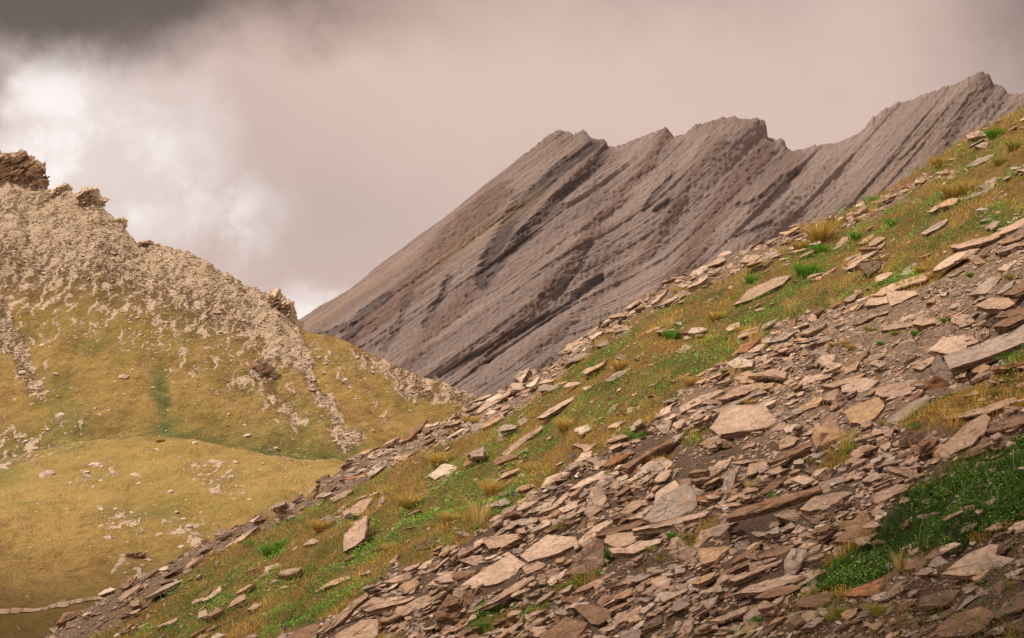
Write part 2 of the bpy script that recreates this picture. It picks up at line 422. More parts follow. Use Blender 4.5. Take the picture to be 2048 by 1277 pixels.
def hero(spec):
    head, pts = spec.split('|'); h = head.split()
    kind, tone, tpx = h[0], h[1], float(h[2]); lift = float(h[3]) if len(h) > 3 else .6
    label = ' '.join(h[4:]) if len(h) > 4 else None
    poly = P(pts); cu, cv = poly.mean(0)
    r = np.random.default_rng(int(cu * 131 + cv * 7))
    n = np.array(TILT[kind]) + np.append(r.normal(0, .05, 2), 0)
    steep = kind in 'svrk'
    P0 = hit(cu, poly[:, 1].max() - 3) if steep else hit(cu, cv)
    T = tpx * P0[1] / F
    e1, e2, n = frame(n)
    if steep: P0 = P0 + n * T * .3
    d = np.column_stack([(poly[:, 0] - PW / 2) / F, np.ones(len(poly)), (PH / 2 - poly[:, 1]) / F])
    for it in range(6):
        t = (n @ P0) / (d @ n); Wd = d * t[:, None]
        if steep: break
        gap = np.percentile(Wd[:, 2] - G(Wd[:, 0], Wd[:, 1], pits=False), 22) - T * lift
        P0 = P0 - np.array([0, 0, gap * .8])
    P0 = Wd.mean(0)
    X = Wd - P0
    q = np.column_stack([X @ e1, X @ e2])
    dome = .25 if tpx > 26 else 0.0
    V, F3, F4, E = slab_arrays(q, T, r, levels=6, dome=dome, rough=1.0)
    put_slab(V, F3, F4, E, P0, (e1, e2, n), COLS[tone], r, poly, tone, kind, label, tpx)
def put_slab(V, F3, F4, E, P0, fr, colr, r, poly, tone, kind, label, tpx):
    e1, e2, n = fr
    name = 'boulder' if tpx > 26 else 'rock_slab'
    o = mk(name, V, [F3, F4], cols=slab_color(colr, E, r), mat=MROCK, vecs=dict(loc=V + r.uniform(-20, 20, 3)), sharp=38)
    o.matrix_world = Matrix((( *(e1[0], e2[0], n[0]), P0[0]), (*(e1[1], e2[1], n[1]), P0[1]), (*(e1[2], e2[2], n[2]), P0[2]), (0, 0, 0, 1)))
    a, b = poly.min(0), poly.max(0)
    SLABS.append(dict(o=o, c=poly.mean(0), w=b[0] - a[0], h=b[1] - a[1], tone=tone, kind=kind, label=label, poly=poly, thick=tpx, name=name))
HEROES = '''
f t 9 1.0 long thin tan plank jutting out at the upper edge of the scree|1897,493 1930,484 1980,471 2000,463 2005,470 1985,480 1950,490 1915,497
f t 8|2003,457 2048,436 2052,450 2030,459 1998,470
f p 9|1865,541 1885,522 1915,505 1935,500 1940,506 1915,520 1885,537
f t 10|1742,592 1775,572 1820,555 1862,544 1850,560 1800,574 1765,590
m p 9 .8 fan-shaped pale slab leaning at the upper edge of the scree|1770,575 1790,582 1830,582 1835,588 1800,605 1782,612 1776,600
f p 10|1728,612 1742,594 1773,588 1776,606 1755,610
m g 8|1938,590 1960,570 1981,553 2003,555 1990,570 1971,587
f g 8|1990,588 2010,570 2030,560 2022,575 2000,588
f t 12 .8|1948,612 1981,596 2018,597 2030,608 2010,618 1970,618
f b 12 1.0|2004,590 2030,575 2060,555 2065,570 2030,590
v d 9|1960,651 1985,635 2006,623 2010,630 1980,655
f b 16 1.0|1983,652 2010,638 2056,606 2056,634 2010,655
m g 9 .7 pale lichened slab in the grass near the skyline on the right|1842,467 1863,453 1893,437 1897,442 1877,457 1850,469
m p 9 .7 long pale slab in grass below the bright green tussocks|1693,532 1720,506 1763,491 1763,497 1738,514 1707,532
m t 9|1664,500 1683,477 1697,471 1695,487 1675,498
m t 8|1713,490 1736,473 1748,467 1748,474 1732,485
l g 7|1747,665 1770,652 1805,640 1795,650 1762,664
l t 7|1760,662 1790,650 1830,645 1825,652 1790,658
f p 12 .9 flat tan slab lying on the end of the long grey block|1856,701 1883,677 1926,668 1940,681 1930,701 1918,709 1880,706
m g 18 .9 long thick grey block with a dark gap beneath its front|1887,714 1930,697 1970,684 2020,664 2052,646 2052,684 2000,705 1950,722 1899,738
s p 34 .4 small square boulder perched above the long grey block|1951,665 1969,656 1981,662 1979,675 1965,684 1953,677
s g 14 .4 pointed grey rock standing at the end of the long grey block|1863,736 1871,714 1879,712 1903,748 1889,761 1869,752
v r 10 .4 rust brown triangular slab standing on edge|1842,777 1875,752 1897,765 1897,776 1871,783
m t 11|1824,736 1867,710 1885,711 1862,727 1842,740
f p 10|1680,765 1700,760 1730,756 1758,762 1730,785 1685,785
f t 13 .8|1750,788 1755,773 1805,765 1832,776 1812,792 1765,795
f t 9|1640,772 1700,755 1732,746 1720,758 1668,775
m o 16 .7 wide creamy orange rock beside the rugged boulder|1687,822 1720,806 1758,795 1770,812 1750,835 1722,848 1700,845
m g 12|1770,842 1818,808 1853,791 1863,797 1820,832 1785,850
v d 12|1799,880 1820,865 1855,863 1860,873 1828,890 1800,895
m t 18 1.1 broad furrowed slab overhanging the dark hollow at the right|1880,895 1912,865 1945,840 1970,827 1981,835 1972,858 1942,890 1900,910
f t 10|1885,836 1960,816 2030,794 2035,802 1980,824 1900,838
f b 14 1.0|1965,864 2000,848 2056,826 2056,842 2000,860
s p 30 .4 small round boulder beside the broad furrowed slab|1857,873 1869,861 1891,871 1883,881 1862,880
m p 15 .9 biggest flat pale slab with a straight top edge lying on the gravel|1419,856 1434,836 1449,817 1462,810 1529,809 1539,825 1558,842 1535,855 1476,864 1437,870
m p 12|1359,815 1398,793 1443,778 1447,783 1417,800 1361,826
f t 20|1435,797 1466,778 1525,764 1531,772 1476,792 1441,800
f t 12 1.0|1496,752 1547,737 1574,745 1570,756 1535,752
m w 22 .6 rounded pale boulder at the edge of the grass|1451,726 1476,715 1507,722 1504,734 1468,736
m b 8|1431,757 1470,743 1472,750 1449,762
f g 12|1422,822 1457,808 1529,780 1533,784 1476,806 1445,826
s o 30 .4 rugged orange and cream boulder standing among the slabs|1625,870 1650,842 1668,845 1685,862 1700,870 1668,887 1632,898
m t 9|1557,888 1570,872 1596,874 1588,890 1560,899
f b 15 .9|1530,925 1580,900 1633,876 1634,888 1585,910 1545,925
m o 10|1594,818 1630,797 1650,793 1633,813 1607,821
s b 18|1443,895 1449,878 1482,892 1472,899
f b 14 1.0|1240,935 1300,900 1348,876 1345,885 1290,912 1255,938
m w 7|1565,856 1585,848 1602,851 1590,862 1572,866
f b 15 1.9 long brown slab jutting over a black hollow|1449,1033 1475,1018 1520,1003 1580,988 1640,972 1641,980 1590,998 1535,1017 1485,1030 1455,1037
f p 15 1.0 long straight slab with a thick brown front edge|1263,1058 1330,1043 1400,1025 1419,1022 1410,1032 1345,1050 1265,1062
m g 14 .7 pale rock face with orange lichen patches|1285,1040 1300,1022 1320,995 1374,964 1390,985 1395,1010 1360,1033 1310,1045
k g 8|1443,982 1449,953 1464,937 1472,945 1466,974 1451,990
s w 6|1461,925 1484,945 1484,953 1470,943
m p 8|1419,941 1437,923 1463,917 1451,937 1437,943
s w 6|1382,972 1406,982 1410,992 1396,994
f r 9 .9|1363,1008 1382,996 1445,982 1445,988 1417,998 1369,1010
f g 8|1408,1006 1453,990 1453,996 1437,1004
f t 10|1427,1012 1476,1004 1482,1010 1437,1017
v b 10|1472,982 1555,957 1562,965 1496,988
m t 9|1492,953 1498,929 1545,920 1553,925 1525,941
m t 12|1598,1019 1629,992 1700,982 1700,990 1662,1010 1621,1023
s t 12|1557,1031 1574,1019 1623,1025 1621,1035 1605,1047 1560,1035
m g 11|1502,1066 1535,1066 1584,1045 1592,1053 1551,1070 1515,1074
s w 32 .4 twin-topped whitish boulder above the green mat|1568,1120 1582,1096 1613,1098 1615,1111 1601,1135 1590,1149 1568,1148
m b 9|1461,1127 1476,1111 1517,1088 1517,1094 1486,1117
s b 9|1649,1029 1668,1025 1678,1037 1666,1047
m g 8|1674,1025 1682,1010 1705,990 1708,996 1685,1022
m o 12|1394,1096 1463,1092 1445,1108 1433,1121 1402,1129
v b 9|1439,1088 1451,1061 1457,1066 1459,1092
m b 9|1398,1150 1425,1129 1449,1106 1451,1110 1427,1133
m t 12|1384,1098 1402,1062 1437,1051 1462,1047 1417,1076 1392,1100
f b 14|1515,1110 1560,1092 1592,1090 1570,1108 1520,1118
v t 14 .4 tall pointed grey-brown slab standing upright|1128,1149 1160,1105 1183,1073 1207,1081 1207,1131 1177,1148
f t 8 1.3|1208,1085 1213,1070 1263,1063 1279,1075 1263,1088 1234,1096
f p 16 1.0 boat-shaped slab right of the tall upright slab|1216,1096 1240,1100 1279,1083 1324,1077 1320,1086 1267,1106 1224,1106
f b 11 .9|1189,1072 1212,1061 1275,1041 1291,1045 1275,1053 1232,1067
m p 13|1156,1088 1158,1080 1187,1053 1222,1037 1226,1045 1197,1065 1169,1092
m p 10 .6 wide smooth slab just left of the tall upright slab|1040,1112 1060,1094 1095,1069 1152,1075 1156,1086 1116,1106 1087,1116 1056,1124
m p 11 .6 broad smooth slab sloping down to the lower left|920,1172 945,1153 997,1122 1019,1106 1052,1128 1040,1137 1026,1153 990,1170 945,1177
m t 8|1044,1135 1071,1120 1091,1128 1085,1137 1052,1149
s p 10 .4 tongue-shaped pale slab tipped on its end|1169,1026 1178,1000 1183,979 1201,973 1214,998 1203,1018 1179,1036
f t 12 1.0|1071,1032 1107,1008 1136,983 1138,992 1116,1012
f p 9|1138,979 1165,961 1203,943 1226,940 1199,957 1161,973
m p 7|1081,976 1091,957 1146,934 1150,940 1113,961 1095,975
f t 20|962,1077 1028,1067 1052,1075 1005,1092 979,1100
f g 12|1015,1045 1052,1037 1081,1034 1071,1045 1044,1051
m t 9|1238,1026 1263,1004 1287,1000 1285,1010 1257,1030
f t 9|1257,1039 1302,1010 1308,1012 1283,1036
m p 12|1308,1006 1312,985 1350,960 1366,980 1342,994
m b 12 .7 brown slab cut off by the lower edge where grass meets rock|566,1280 595,1260 627,1248 640,1250 625,1280
k t 12 .9 narrow slab leaning out over a dark gap|644,1268 676,1233 697,1209 734,1186 736,1193 720,1203 685,1242
f t 10 1.0|768,1164 791,1152 834,1144 846,1141 820,1156 785,1166
m p 7|824,1139 850,1125 869,1117 854,1137
m t 15 .9 long straight slab above the brick-shaped block|756,1242 770,1231 834,1197 893,1176 891,1184 830,1219 775,1240
s b 14 .4 brick-shaped brown block standing among flat slabs|867,1233 897,1188 926,1197 920,1211 897,1244
m t 13|670,1270 722,1240 756,1238 756,1270 744,1280 674,1280
f t 18|717,1215 746,1195 834,1193 818,1203 775,1213 732,1223
m o 8 .7 long orange-tan slab in the grass left of the rocks|627,1186 658,1164 697,1150 701,1156 670,1170 644,1176
m t 12|918,1121 942,1113 962,1111 975,1120 945,1130
f b 18|901,1152 922,1141 954,1139 948,1148 918,1158
v p 9|907,1057 912,1055 950,1074 945,1081 912,1066
m t 10|852,1180 865,1162 881,1152 873,1168
m b 12|1147,1213 1157,1209 1190,1210 1223,1221 1221,1234 1198,1250 1182,1248
m b 16 .7 blunt brown block at the bottom edge|1075,1280 1112,1250 1132,1234 1177,1246 1151,1280
f t 17 1.0 log-like ribbed slab with dark grass beneath|950,1213 989,1195 1036,1164 1067,1152 1069,1158 1028,1184 989,1205 950,1221 930,1228
m t 9|1141,1189 1165,1172 1198,1158 1208,1162 1175,1178
m t 13|1221,1254 1243,1232 1282,1211 1286,1223 1253,1242
f b 9|1192,1207 1243,1178 1247,1180 1202,1213
f p 11|1200,1215 1251,1182 1259,1185 1223,1205
m d 13|1282,1262 1298,1242 1323,1230 1325,1246
f t 9|1217,1176 1262,1158 1258,1166
v b 8|1260,1166 1290,1148 1317,1144 1296,1162
m t 9|1300,1192 1330,1165 1342,1160 1335,1180
m t 8|1012,1232 1024,1221 1044,1221 1036,1230
m g 12|1239,1280 1243,1262 1282,1258 1280,1280
m b 14|1305,1280 1350,1248 1352,1280
m p 14 .7 cracked pale slab below the dark green mat|1881,1148 1910,1127 1938,1105 1981,1089 1998,1090 1990,1110 2030,1117 2000,1137 1961,1148 1922,1152
k d 14 .5 dark slab leaning at the right edge above the cracked slab|1989,1113 2000,1094 2052,1054 2052,1066 2010,1101
m p 10|2026,1058 2028,1047 2052,1040 2052,1056 2035,1062
m g 9 .6 crooked thin rock like a root|1910,1225 1930,1199 1979,1178 2004,1160 2005,1166 1981,1184 1938,1201
m b 18 .7 oval brown slab in the lower right corner|1871,1264 1883,1246 1912,1227 1961,1213 1987,1223 1987,1236 1969,1256 1932,1272 1883,1274
f d 20|1990,1236 2012,1199 2052,1180 2052,1213
f d 14|2018,1256 2052,1229 2052,1262
m d 10|1836,1213 1844,1193 1893,1180 1922,1180 1893,1211
m d 12|1818,1280 1828,1268 1854,1264 1848,1280
f d 10|1668,1262 1713,1240 1746,1223 1726,1238
f d 10|1720,1229 1742,1217 1754,1221 1735,1233
s b 14|1799,1054 1810,1037 1816,1050 1806,1061
s b 12|1903,1058 1910,1043 1920,1041 1912,1058
m p 12 .7 smooth pale slab at the tip of the dark green mat|1465,1189 1532,1161 1575,1150 1612,1152 1594,1161 1526,1183
m b 9|1506,1196 1545,1175 1584,1169 1602,1175 1575,1189 1536,1196
m b 12|1592,1202 1623,1191 1655,1185 1664,1189 1660,1202 1643,1212 1596,1212
m t 12|1350,1243 1383,1238 1385,1255 1373,1280 1350,1280
f t 10|1387,1259 1405,1249 1434,1249 1436,1257 1389,1265
f t 11|1411,1241 1448,1230 1495,1212 1495,1222 1440,1243
m g 8|1350,1132 1371,1128 1370,1144 1350,1148
s r 9|1436,1198 1463,1181 1463,1195
f b 12|1438,1146 1502,1118 1500,1128 1440,1153
f t 12|1457,1159 1565,1118 1560,1126 1470,1163
m t 10 .7 longest pale stone lying bedded in the grass|1002,910 1034,881 1083,850 1085,857 1052,881 1016,911
m p 8|1073,836 1104,814 1147,793 1147,800 1112,821 1087,836
m t 8|1027,825 1055,805 1073,791 1060,808
m p 6|1164,776 1193,768 1171,783
v d 10 .4 dark blocky ledge on the skyline|1196,652 1200,643 1235,634 1238,643 1217,654
s t 14|1270,716 1288,702 1290,714 1276,720
f b 8 1.2|1351,666 1395,657 1380,666
m t 8|1351,702 1372,689 1386,695 1360,708
m p 6|1288,666 1305,656 1323,654 1300,670
m t 11 .7 big tan slab with a bright green tuft at its upper end|1467,610 1497,579 1549,556 1582,551 1563,570 1507,598
m g 8|1930,335 1958,316 1991,307 1985,315 1950,332
m g 10|1949,293 1965,285 1978,284 1970,298
m t 6|1617,561 1650,548 1640,560
f b 10|1380,537 1417,525 1415,534 1390,542
f t 9|1323,612 1352,589 1370,589 1345,608
f b 9|1525,471 1545,466 1560,469 1535,477
s w 14 .4 white stone on the rocky skyline strip|733,944 750,930 772,920 774,928 752,948 738,955
m p 8|772,920 800,908 795,918
s p 10|753,1014 764,990 770,998 760,1015
f t 8|659,998 690,982 707,978 690,994 668,1003
s w 8|765,1100 778,1088 776,1100
m w 7|720,1150 738,1140 742,1146
'''
# heroes are put down after the terrain height is known
for line in HEROES.strip().splitlines(): hero(line)

# ------------------------------------------------------------------ further slabs that can be told apart, then the loose rubble
_polys = [s['poly'] for s in SLABS]
_boxes = np.array([[*p.min(0), *p.max(0)] for p in _polys])
def in_hero(u, v, grow=0):
    r = np.zeros(np.shape(u), bool)
    for p, b in zip(_polys, _boxes):
        m = (u > b[0] - grow) & (u < b[2] + grow) & (v > b[1] - grow) & (v < b[3] + grow)
        if m.any(): r[m] |= inpoly(p, u[m], v[m])
    return r
def rand_poly(r, a, b):
    k = r.integers(5, 9); th = np.sort(r.uniform(0, 2 * np.pi, k) * .35 + np.linspace(0, 2 * np.pi, k, endpoint=False))
    rad = r.uniform(.72, 1.1, k)
    return np.column_stack([a * rad * np.cos(th), b * rad * np.sin(th)])
def proj(p):
    return np.column_stack([PW / 2 + F * p[:, 0] / p[:, 1], PH / 2 - F * p[:, 2] / p[:, 1]])
def more_slabs(count):
    got = 0; tries = 0; cents = [(s['c'][0], s['c'][1], max(s['w'], s['h'])) for s in SLABS]
    while got < count and tries < 20000:
        tries += 1
        u = rng.uniform(20, 2040); v = rng.uniform(220, 1270)
        x, y = from_px(u, v)
        if y > YC - .3: continue
        X1, Y1 = np.array([x]), np.array([y])
        _, _, scree, low, ll, cr, mat = regions(X1, Y1)
        k = 1.0 if (scree[0] or cr[0]) else .4 if (low[0] or ll[0]) else .045 if not mat[0] else 0
        if rng.uniform() > k: continue
        if in_hero(np.array([u]), np.array([v]), 2)[0]: continue
        wpx = rng.uniform(34, 96) * (1.15 if v > 900 else .75)
        if any(abs(u - a) < (w * .38 + wpx * .45) and abs(v - b) < 13 + .14 * wpx for a, b, w in cents): continue
        r = np.random.default_rng(tries + 5000)
        a = wpx * .5 * y / F; b = a * r.uniform(.35, .85)
        kind = r.choice(list('fflmmmsk'), p=[.16, .16, .14, .18, .14, .1, .06, .06])
        n = np.array(TILT[kind]) + np.append(r.normal(0, .1, 2), 0)
        e1, e2, n = frame(n); rot = r.normal(.05, .2)
        q = rand_poly(r, a, b); c_, s_ = math.cos(rot), math.sin(rot); q = np.column_stack([q[:, 0] * c_ - q[:, 1] * s_, q[:, 0] * s_ + q[:, 1] * c_])
        tpx = r.uniform(6, 15); T = tpx * y / F
        P0 = np.array([x, y, G(X1, Y1, pits=False)[0]]) + np.array([0, 0, T * r.uniform(.7, 1.2)])
        if kind in 'sk': P0[2] += b * .35
        dark = low[0] or ll[0]
        tone = r.choice(list('ptgbrwod'), p=[.0, .15, .2, .25, .03, .0, .02, .35] if dark else [.25, .30, .13, .15, .05, .04, .06, .02])
        V, F3, F4, E = slab_arrays(q, T, r, levels=5)
        wv = P0 + q[:, :1] * e1 + q[:, 1:] * e2
        put_slab(V, F3, F4, E, P0, (e1, e2, n), COLS[tone], r, proj(wv), tone, kind, None, tpx)
        cents.append((u, v, wpx)); got += 1
more_slabs(300 - len(SLABS))

def instance_merge(temps, idx, Pos, Fr, Scl, cols, name, mat, label=None, cat=None):
    """temps: list of (V,F3,F4,E); merged mesh of many loose pieces nobody could count."""
    Vs, f3, f4, Cs, Ls = [], [], [], [], []; base = 0
    for k, (V, F3, F4, E) in enumerate(temps):
        m = np.where(idx == k)[0]
        if not len(m): continue
        W = np.einsum('mij,mnj->mni', Fr[m], V[None] * Scl[m][:, None, :]) + Pos[m][:, None, :]
        nv = len(V); o = base + np.arange(len(m))[:, None, None] * nv
        f3.append((F3[None] + o).reshape(-1, 3)); f4.append((F4[None] + o).reshape(-1, 4))
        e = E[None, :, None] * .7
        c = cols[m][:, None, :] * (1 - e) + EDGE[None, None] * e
        Vs.append(W.reshape(-1, 3)); Cs.append(c.reshape(-1, 3))
        Ls.append((V[None] * Scl[m][:, None, :] + rng.uniform(-20, 20, (len(m), 1, 3))).reshape(-1, 3)); base += nv * len(m)
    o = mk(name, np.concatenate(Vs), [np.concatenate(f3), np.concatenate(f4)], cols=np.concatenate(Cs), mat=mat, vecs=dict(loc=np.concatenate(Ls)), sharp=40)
    return tag(o, label, cat, kind='stuff')
def scatter_px(n, umin=-120, umax=2180, vmin=60, vmax=1420):
    u = rng.uniform(umin, umax, n); v = rng.uniform(vmin, vmax, n)
    x, y = from_px(u, v); ok = (y < YC + .6) & (y > 5.2)
    return x[ok], y[ok]
def frames(normals, rot):
    n = normals / np.linalg.norm(normals, axis=1)[:, None]
    e1 = np.zeros_like(n); e1[:, 0] = 1; e1 -= n[:, :1] * n; e1 /= np.linalg.norm(e1, axis=1)[:, None]
    e2 = np.cross(n, e1); c, s = np.cos(rot)[:, None], np.sin(rot)[:, None]
    a = e1 * c + e2 * s; b = -e1 * s + e2 * c
    return np.stack([a, b, n], -1)
GRAVEL = [P('1640,690 1660,640 1800,592 1960,524 2060,484 2060,580 1960,600 1925,660 1850,700 1820,775 1690,765'), P('1330,905 1440,872 1562,872 1545,902 1480,930 1400,962 1330,960'), P('1180,1130 1330,1105 1350,1120 1260,1160 1215,1160')]
def rubble(name, n, smin, smax, power, temps, label, thick, embed, patchy, tiltn=.2, rotn=.5, asp=(.45, .95), gravel_f=1.0, rest_f=1.0, stack=False):
    x, y = scatter_px(n)
    u, v, scree, low, ll, cr, mat = regions(x, y)
    pn = noise2(x * .9, y * .9, 41)
    pr = np.where(scree | cr, 1.0, np.where(low | ll, .55, np.where(mat, .13 if stack else .03, patchy * (pn > .12) + .012)))
    wu = u + 20 * noise2(x * 1.5, y * 1.5, 27)
    gravel = np.zeros(len(x), bool)
    for gp in GRAVEL: gravel |= inpoly(gp, wu, v)
    pr = pr * np.where(gravel, gravel_f, np.where(scree, rest_f, 1)) * (np.where(scree & (v < 860), .6, np.where(cr | ll, .6, 1.0)) if stack else np.where(scree & (v > 880), .45, 1.0))
    keep = (rng.uniform(size=len(x)) < pr) & ~in_hero(u, v) & ~in_hero(u, v - 9); x, y = x[keep], y[keep]; dark = (low | ll)[keep]
    m = len(x); spx = smin * (smax / smin) ** (rng.uniform(size=m) ** power)
    s = spx * y / F * .5
    nn = np.array(TILT['f'])[None] * np.ones((m, 1)) + np.column_stack([rng.normal(0, tiltn, m), rng.normal(-.12, tiltn * 1.3, m), np.zeros(m)])
    steep = rng.uniform(size=m) < .13; nn[steep, 1] -= rng.uniform(.3, 2.0, int(steep.sum())); nn[steep, 0] += rng.normal(0, .5, int(steep.sum()))
    Fr = frames(nn, rng.normal(.06, rotn, m))
    z = G(x, y) + s * embed * rng.uniform(0, 1, m)
    asp = rng.uniform(*asp, m)
    Scl = np.column_stack([s, s * asp, s * thick * rng.uniform(.45, 2.1, m) ])
    keys = list('ptgbwod'); pal = np.array([COLS[k] for k in keys])
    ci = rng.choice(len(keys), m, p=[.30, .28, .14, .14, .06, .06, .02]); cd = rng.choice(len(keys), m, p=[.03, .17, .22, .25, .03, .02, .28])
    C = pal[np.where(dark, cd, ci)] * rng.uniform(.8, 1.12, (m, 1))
    P3 = np.column_stack([x, y, z])
    if stack:                                # piles of thin plates lying on one another, as the bedrock breaks
        vv = v[keep]; pick = np.where((rng.uniform(size=m) < .22) & (vv > 860) & scree[keep])[0]
        for k in (1, 2):
            pick = pick[rng.uniform(size=len(pick)) < .8]
            if not len(pick): break
            Pk = P3[pick] + Fr[pick][:, :, 2] * (Scl[pick][:, 2] * 1.02 * k)[:, None] + Fr[pick][:, :, 0] * (s[pick] * rng.normal(0, .22, len(pick)))[:, None] + Fr[pick][:, :, 1] * (s[pick] * rng.normal(.08, .15, len(pick)))[:, None]
            P3 = np.concatenate([P3, Pk]); Fr = np.concatenate([Fr, Fr[pick]])
            Scl = np.concatenate([Scl, Scl[pick] * np.column_stack([rng.uniform(.65, 1.1, (len(pick), 2)), np.ones(len(pick))])]); C = np.concatenate([C, C[pick] * rng.uniform(.85, 1.1, (len(pick), 1))])
        m = len(P3)
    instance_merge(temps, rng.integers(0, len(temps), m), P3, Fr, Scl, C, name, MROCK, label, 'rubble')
T_MED = [slab_arrays(rand_poly(np.random.default_rng(k + 90), 1, 1), 1.0, np.random.default_rng(k), levels=4, spacing=.24, rings=(.72, .38), rough=1.1) for k in range(24)]
T_SML = [slab_arrays(rand_poly(np.random.default_rng(k + 190), 1, 1), 1.0, np.random.default_rng(k), levels=1, spacing=3.0, rings=(.5,), rough=.4) for k in range(24)]
rubble('loose_slabs', 46000, 12, 56, 1.9, T_MED, 'loose broken slate pieces packed over the rocky parts of the near slope', .24, .8, .20, .15, .26, (.28, .75), gravel_f=.09, stack=True)
rubble('slate_chips', 320000, 2.8, 15, 1.9, T_SML, 'small pale slate chips and gravel between the slabs', .35, .5, .05, .2, .4, rest_f=.95)

# ------------------------------------------------------------------ grass, leaf mats
GOLD = np.array([[.58, .40, .085], [.66, .49, .14], [.48, .30, .065], [.38, .33, .07], [.72, .58, .28]])
GREEN = np.array([[.13, .36, .035], [.095, .29, .03], [.17, .40, .045], [.24, .36, .06]])
DEEP = np.array([[.045, .15, .018], [.06, .18, .025], [.035, .10, .018], [.10, .18, .03]])
RED = np.array([[.26, .10, .05], [.33, .15, .06], [.20, .09, .045]])
def blades(Pt, Hh, lean, width, colr, name=None, root_fade=None):
    """Pt (n,3) roots; one bent tapering blade each: 7 verts"""
    n = len(Pt)
    az = rng.uniform(0, 2 * np.pi, n); side = np.column_stack([np.cos(az), np.sin(az), np.zeros(n)])
    up = np.array([0, 0, 1.0])
    mid = Pt + up * (Hh * .55)[:, None] + lean * (Hh * .22)[:, None]
    q3 = Pt + up * (Hh * .86)[:, None] + lean * (Hh * .55)[:, None]
    tip = Pt + up * (Hh * .97)[:, None] + lean * (Hh * .98)[:, None]
    w = width[:, None] * side
    V = np.stack([Pt - w, Pt + w, mid - w * .8, mid + w * .8, q3 - w * .5, q3 + w * .5, tip], 1)
    o = np.arange(n)[:, None] * 7
    f4 = np.concatenate([o + np.array([[0, 1, 3, 2]]), o + np.array([[2, 3, 5, 4]])]); f3 = o + np.array([[4, 5, 6]])
    C = np.repeat(colr[:, None, :], 7, 1)
    return V.reshape(-1, 3), f3, f4, C.reshape(-1, 3)
def leaves(Pt, size, colr):
    n = len(Pt)
    nrm = np.column_stack([rng.normal(-.2, .55, n), rng.normal(-.35, .55, n), np.ones(n)]); Fr = frames(nrm, rng.uniform(0, 6.28, n))
    T = np.array([[-.35, 0, 0], [0, .85, .12], [.35, 0, 0], [0, -.85, .05]])
    V = np.einsum('mij,mnj->mni', Fr, T[None] * size[:, None, None]) + Pt[:, None, :]
    f4 = np.arange(n)[:, None] * 4 + np.array([[0, 3, 2, 1]])
    return V.reshape(-1, 3), f4, np.repeat(colr, 4, 0)
GREENSPOTS = [(1750, 412, 34), (1610, 548, 38), (1505, 562, 20), (1640, 502, 30), (1345, 672, 28), (1190, 735, 34), (1370, 745, 60), (1200, 830, 60), (950, 965, 70), (890, 985, 45), (1140, 965, 40), (1270, 878, 34),
              (540, 1100, 36), (1710, 470, 18), (1785, 450, 20), (1840, 430, 28), (1890, 530, 34), (1990, 455, 44), (850, 1090, 40), (700, 1130, 60), (640, 1210, 60), (1480, 630, 26), (1540, 625, 26), (1030, 850, 40), (1420, 705, 40), (1230, 790, 36), (1020, 985, 50), (1085, 880, 30), (430, 1230, 70), (560, 1170, 60), (830, 1040, 40), (1960, 300, 24), (1985, 300, 30), (1880, 385, 24), (1805, 540, 40)]
def greenness(u, v, x, y):
    g = 1.0 * noise2(x * .8, y * .8, 51) + .6 * noise2(x * 2.4, y * 2.0, 52) - .12
    for a, b, r in GREENSPOTS: g = g + 1.0 * np.exp(-(((u - a) / r) ** 2 + ((v - b + .45 * (u - a)) / (r * .55)) ** 2))
    return g
def build_grass():
    x, y = scatter_px(400000)
    u, v, scree, low, ll, cr, mat = regions(x, y)
    g = greenness(u, v, x, y)
    clump = noise2(x * 2.6, y * 2.4, 61) + .5 * noise2(x * 6, y * 6, 62)
    grass = ~(scree | low | ll | cr | mat)
    pr = np.where(grass, np.clip(.72 + .9 * clump, .1, 1), np.where(cr | ll, .10 * (clump > .15) + .006, np.where(low, .16 * (clump > .05) + .01, np.where(mat, .62, .0045 + .03 * (clump > .42)))))
    keep = rng.uniform(size=len(x)) < pr
    keep &= ~in_hero(u, v)
    x, y, u, v, g, clump, low, mat = [a[keep] for a in (x, y, u, v, g, clump, low, mat)]
    n = len(x); z = G(x, y)
    green = (g + rng.normal(0, .22, n)) > .30
    C = np.where(green[:, None], GREEN[rng.integers(0, 4, n)], GOLD[rng.choice(5, n, p=[.30, .24, .22, .14, .10])])
    red = rng.uniform(size=n) < .05 + .12 * (noise2(x * 1.5, y * 1.5, 66) > .35); C[red] = RED[rng.integers(0, 3, red.sum())]
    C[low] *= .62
    C[mat] = np.where((rng.uniform(size=int(mat.sum())) < .6)[:, None], DEEP[rng.integers(0, 4, int(mat.sum()))], GREEN[rng.integers(0, 4, int(mat.sum()))]) * .75
    C = C * rng.uniform(.7, 1.2, (n, 1)) * np.clip(1.10 + .5 * noise2(x * 1.3, y * 1.3, 67) + .35 * clump, .3, 1.6)[:, None]
    H = rng.uniform(.035, .095, n) * (1 + .6 * np.clip(clump, -.5, 1)) * (.72 + .28 * (~green))
    tall = rng.uniform(size=n) < .012; H[tall] *= 2.1; C[tall] = GOLD[4] * rng.uniform(.8, 1.1, (tall.sum(), 1))
    cl = noise2(x * 5, y * 5, 70) * 6.28
    lean = np.column_stack([np.cos(cl) * .6 - .35 + rng.normal(0, .4, n), np.sin(cl) * .35 - .25 + rng.normal(0, .35, n), np.zeros(n)]) * .8
    W = rng.uniform(.0016, .0034, n) * (.55 + y / 26); W[tall] *= .7
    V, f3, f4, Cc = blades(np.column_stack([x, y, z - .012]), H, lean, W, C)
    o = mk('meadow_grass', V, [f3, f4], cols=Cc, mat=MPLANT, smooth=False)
    tag(o, 'short dry golden and green alpine grass covering the near slope', 'grass', kind='stuff')
build_grass()
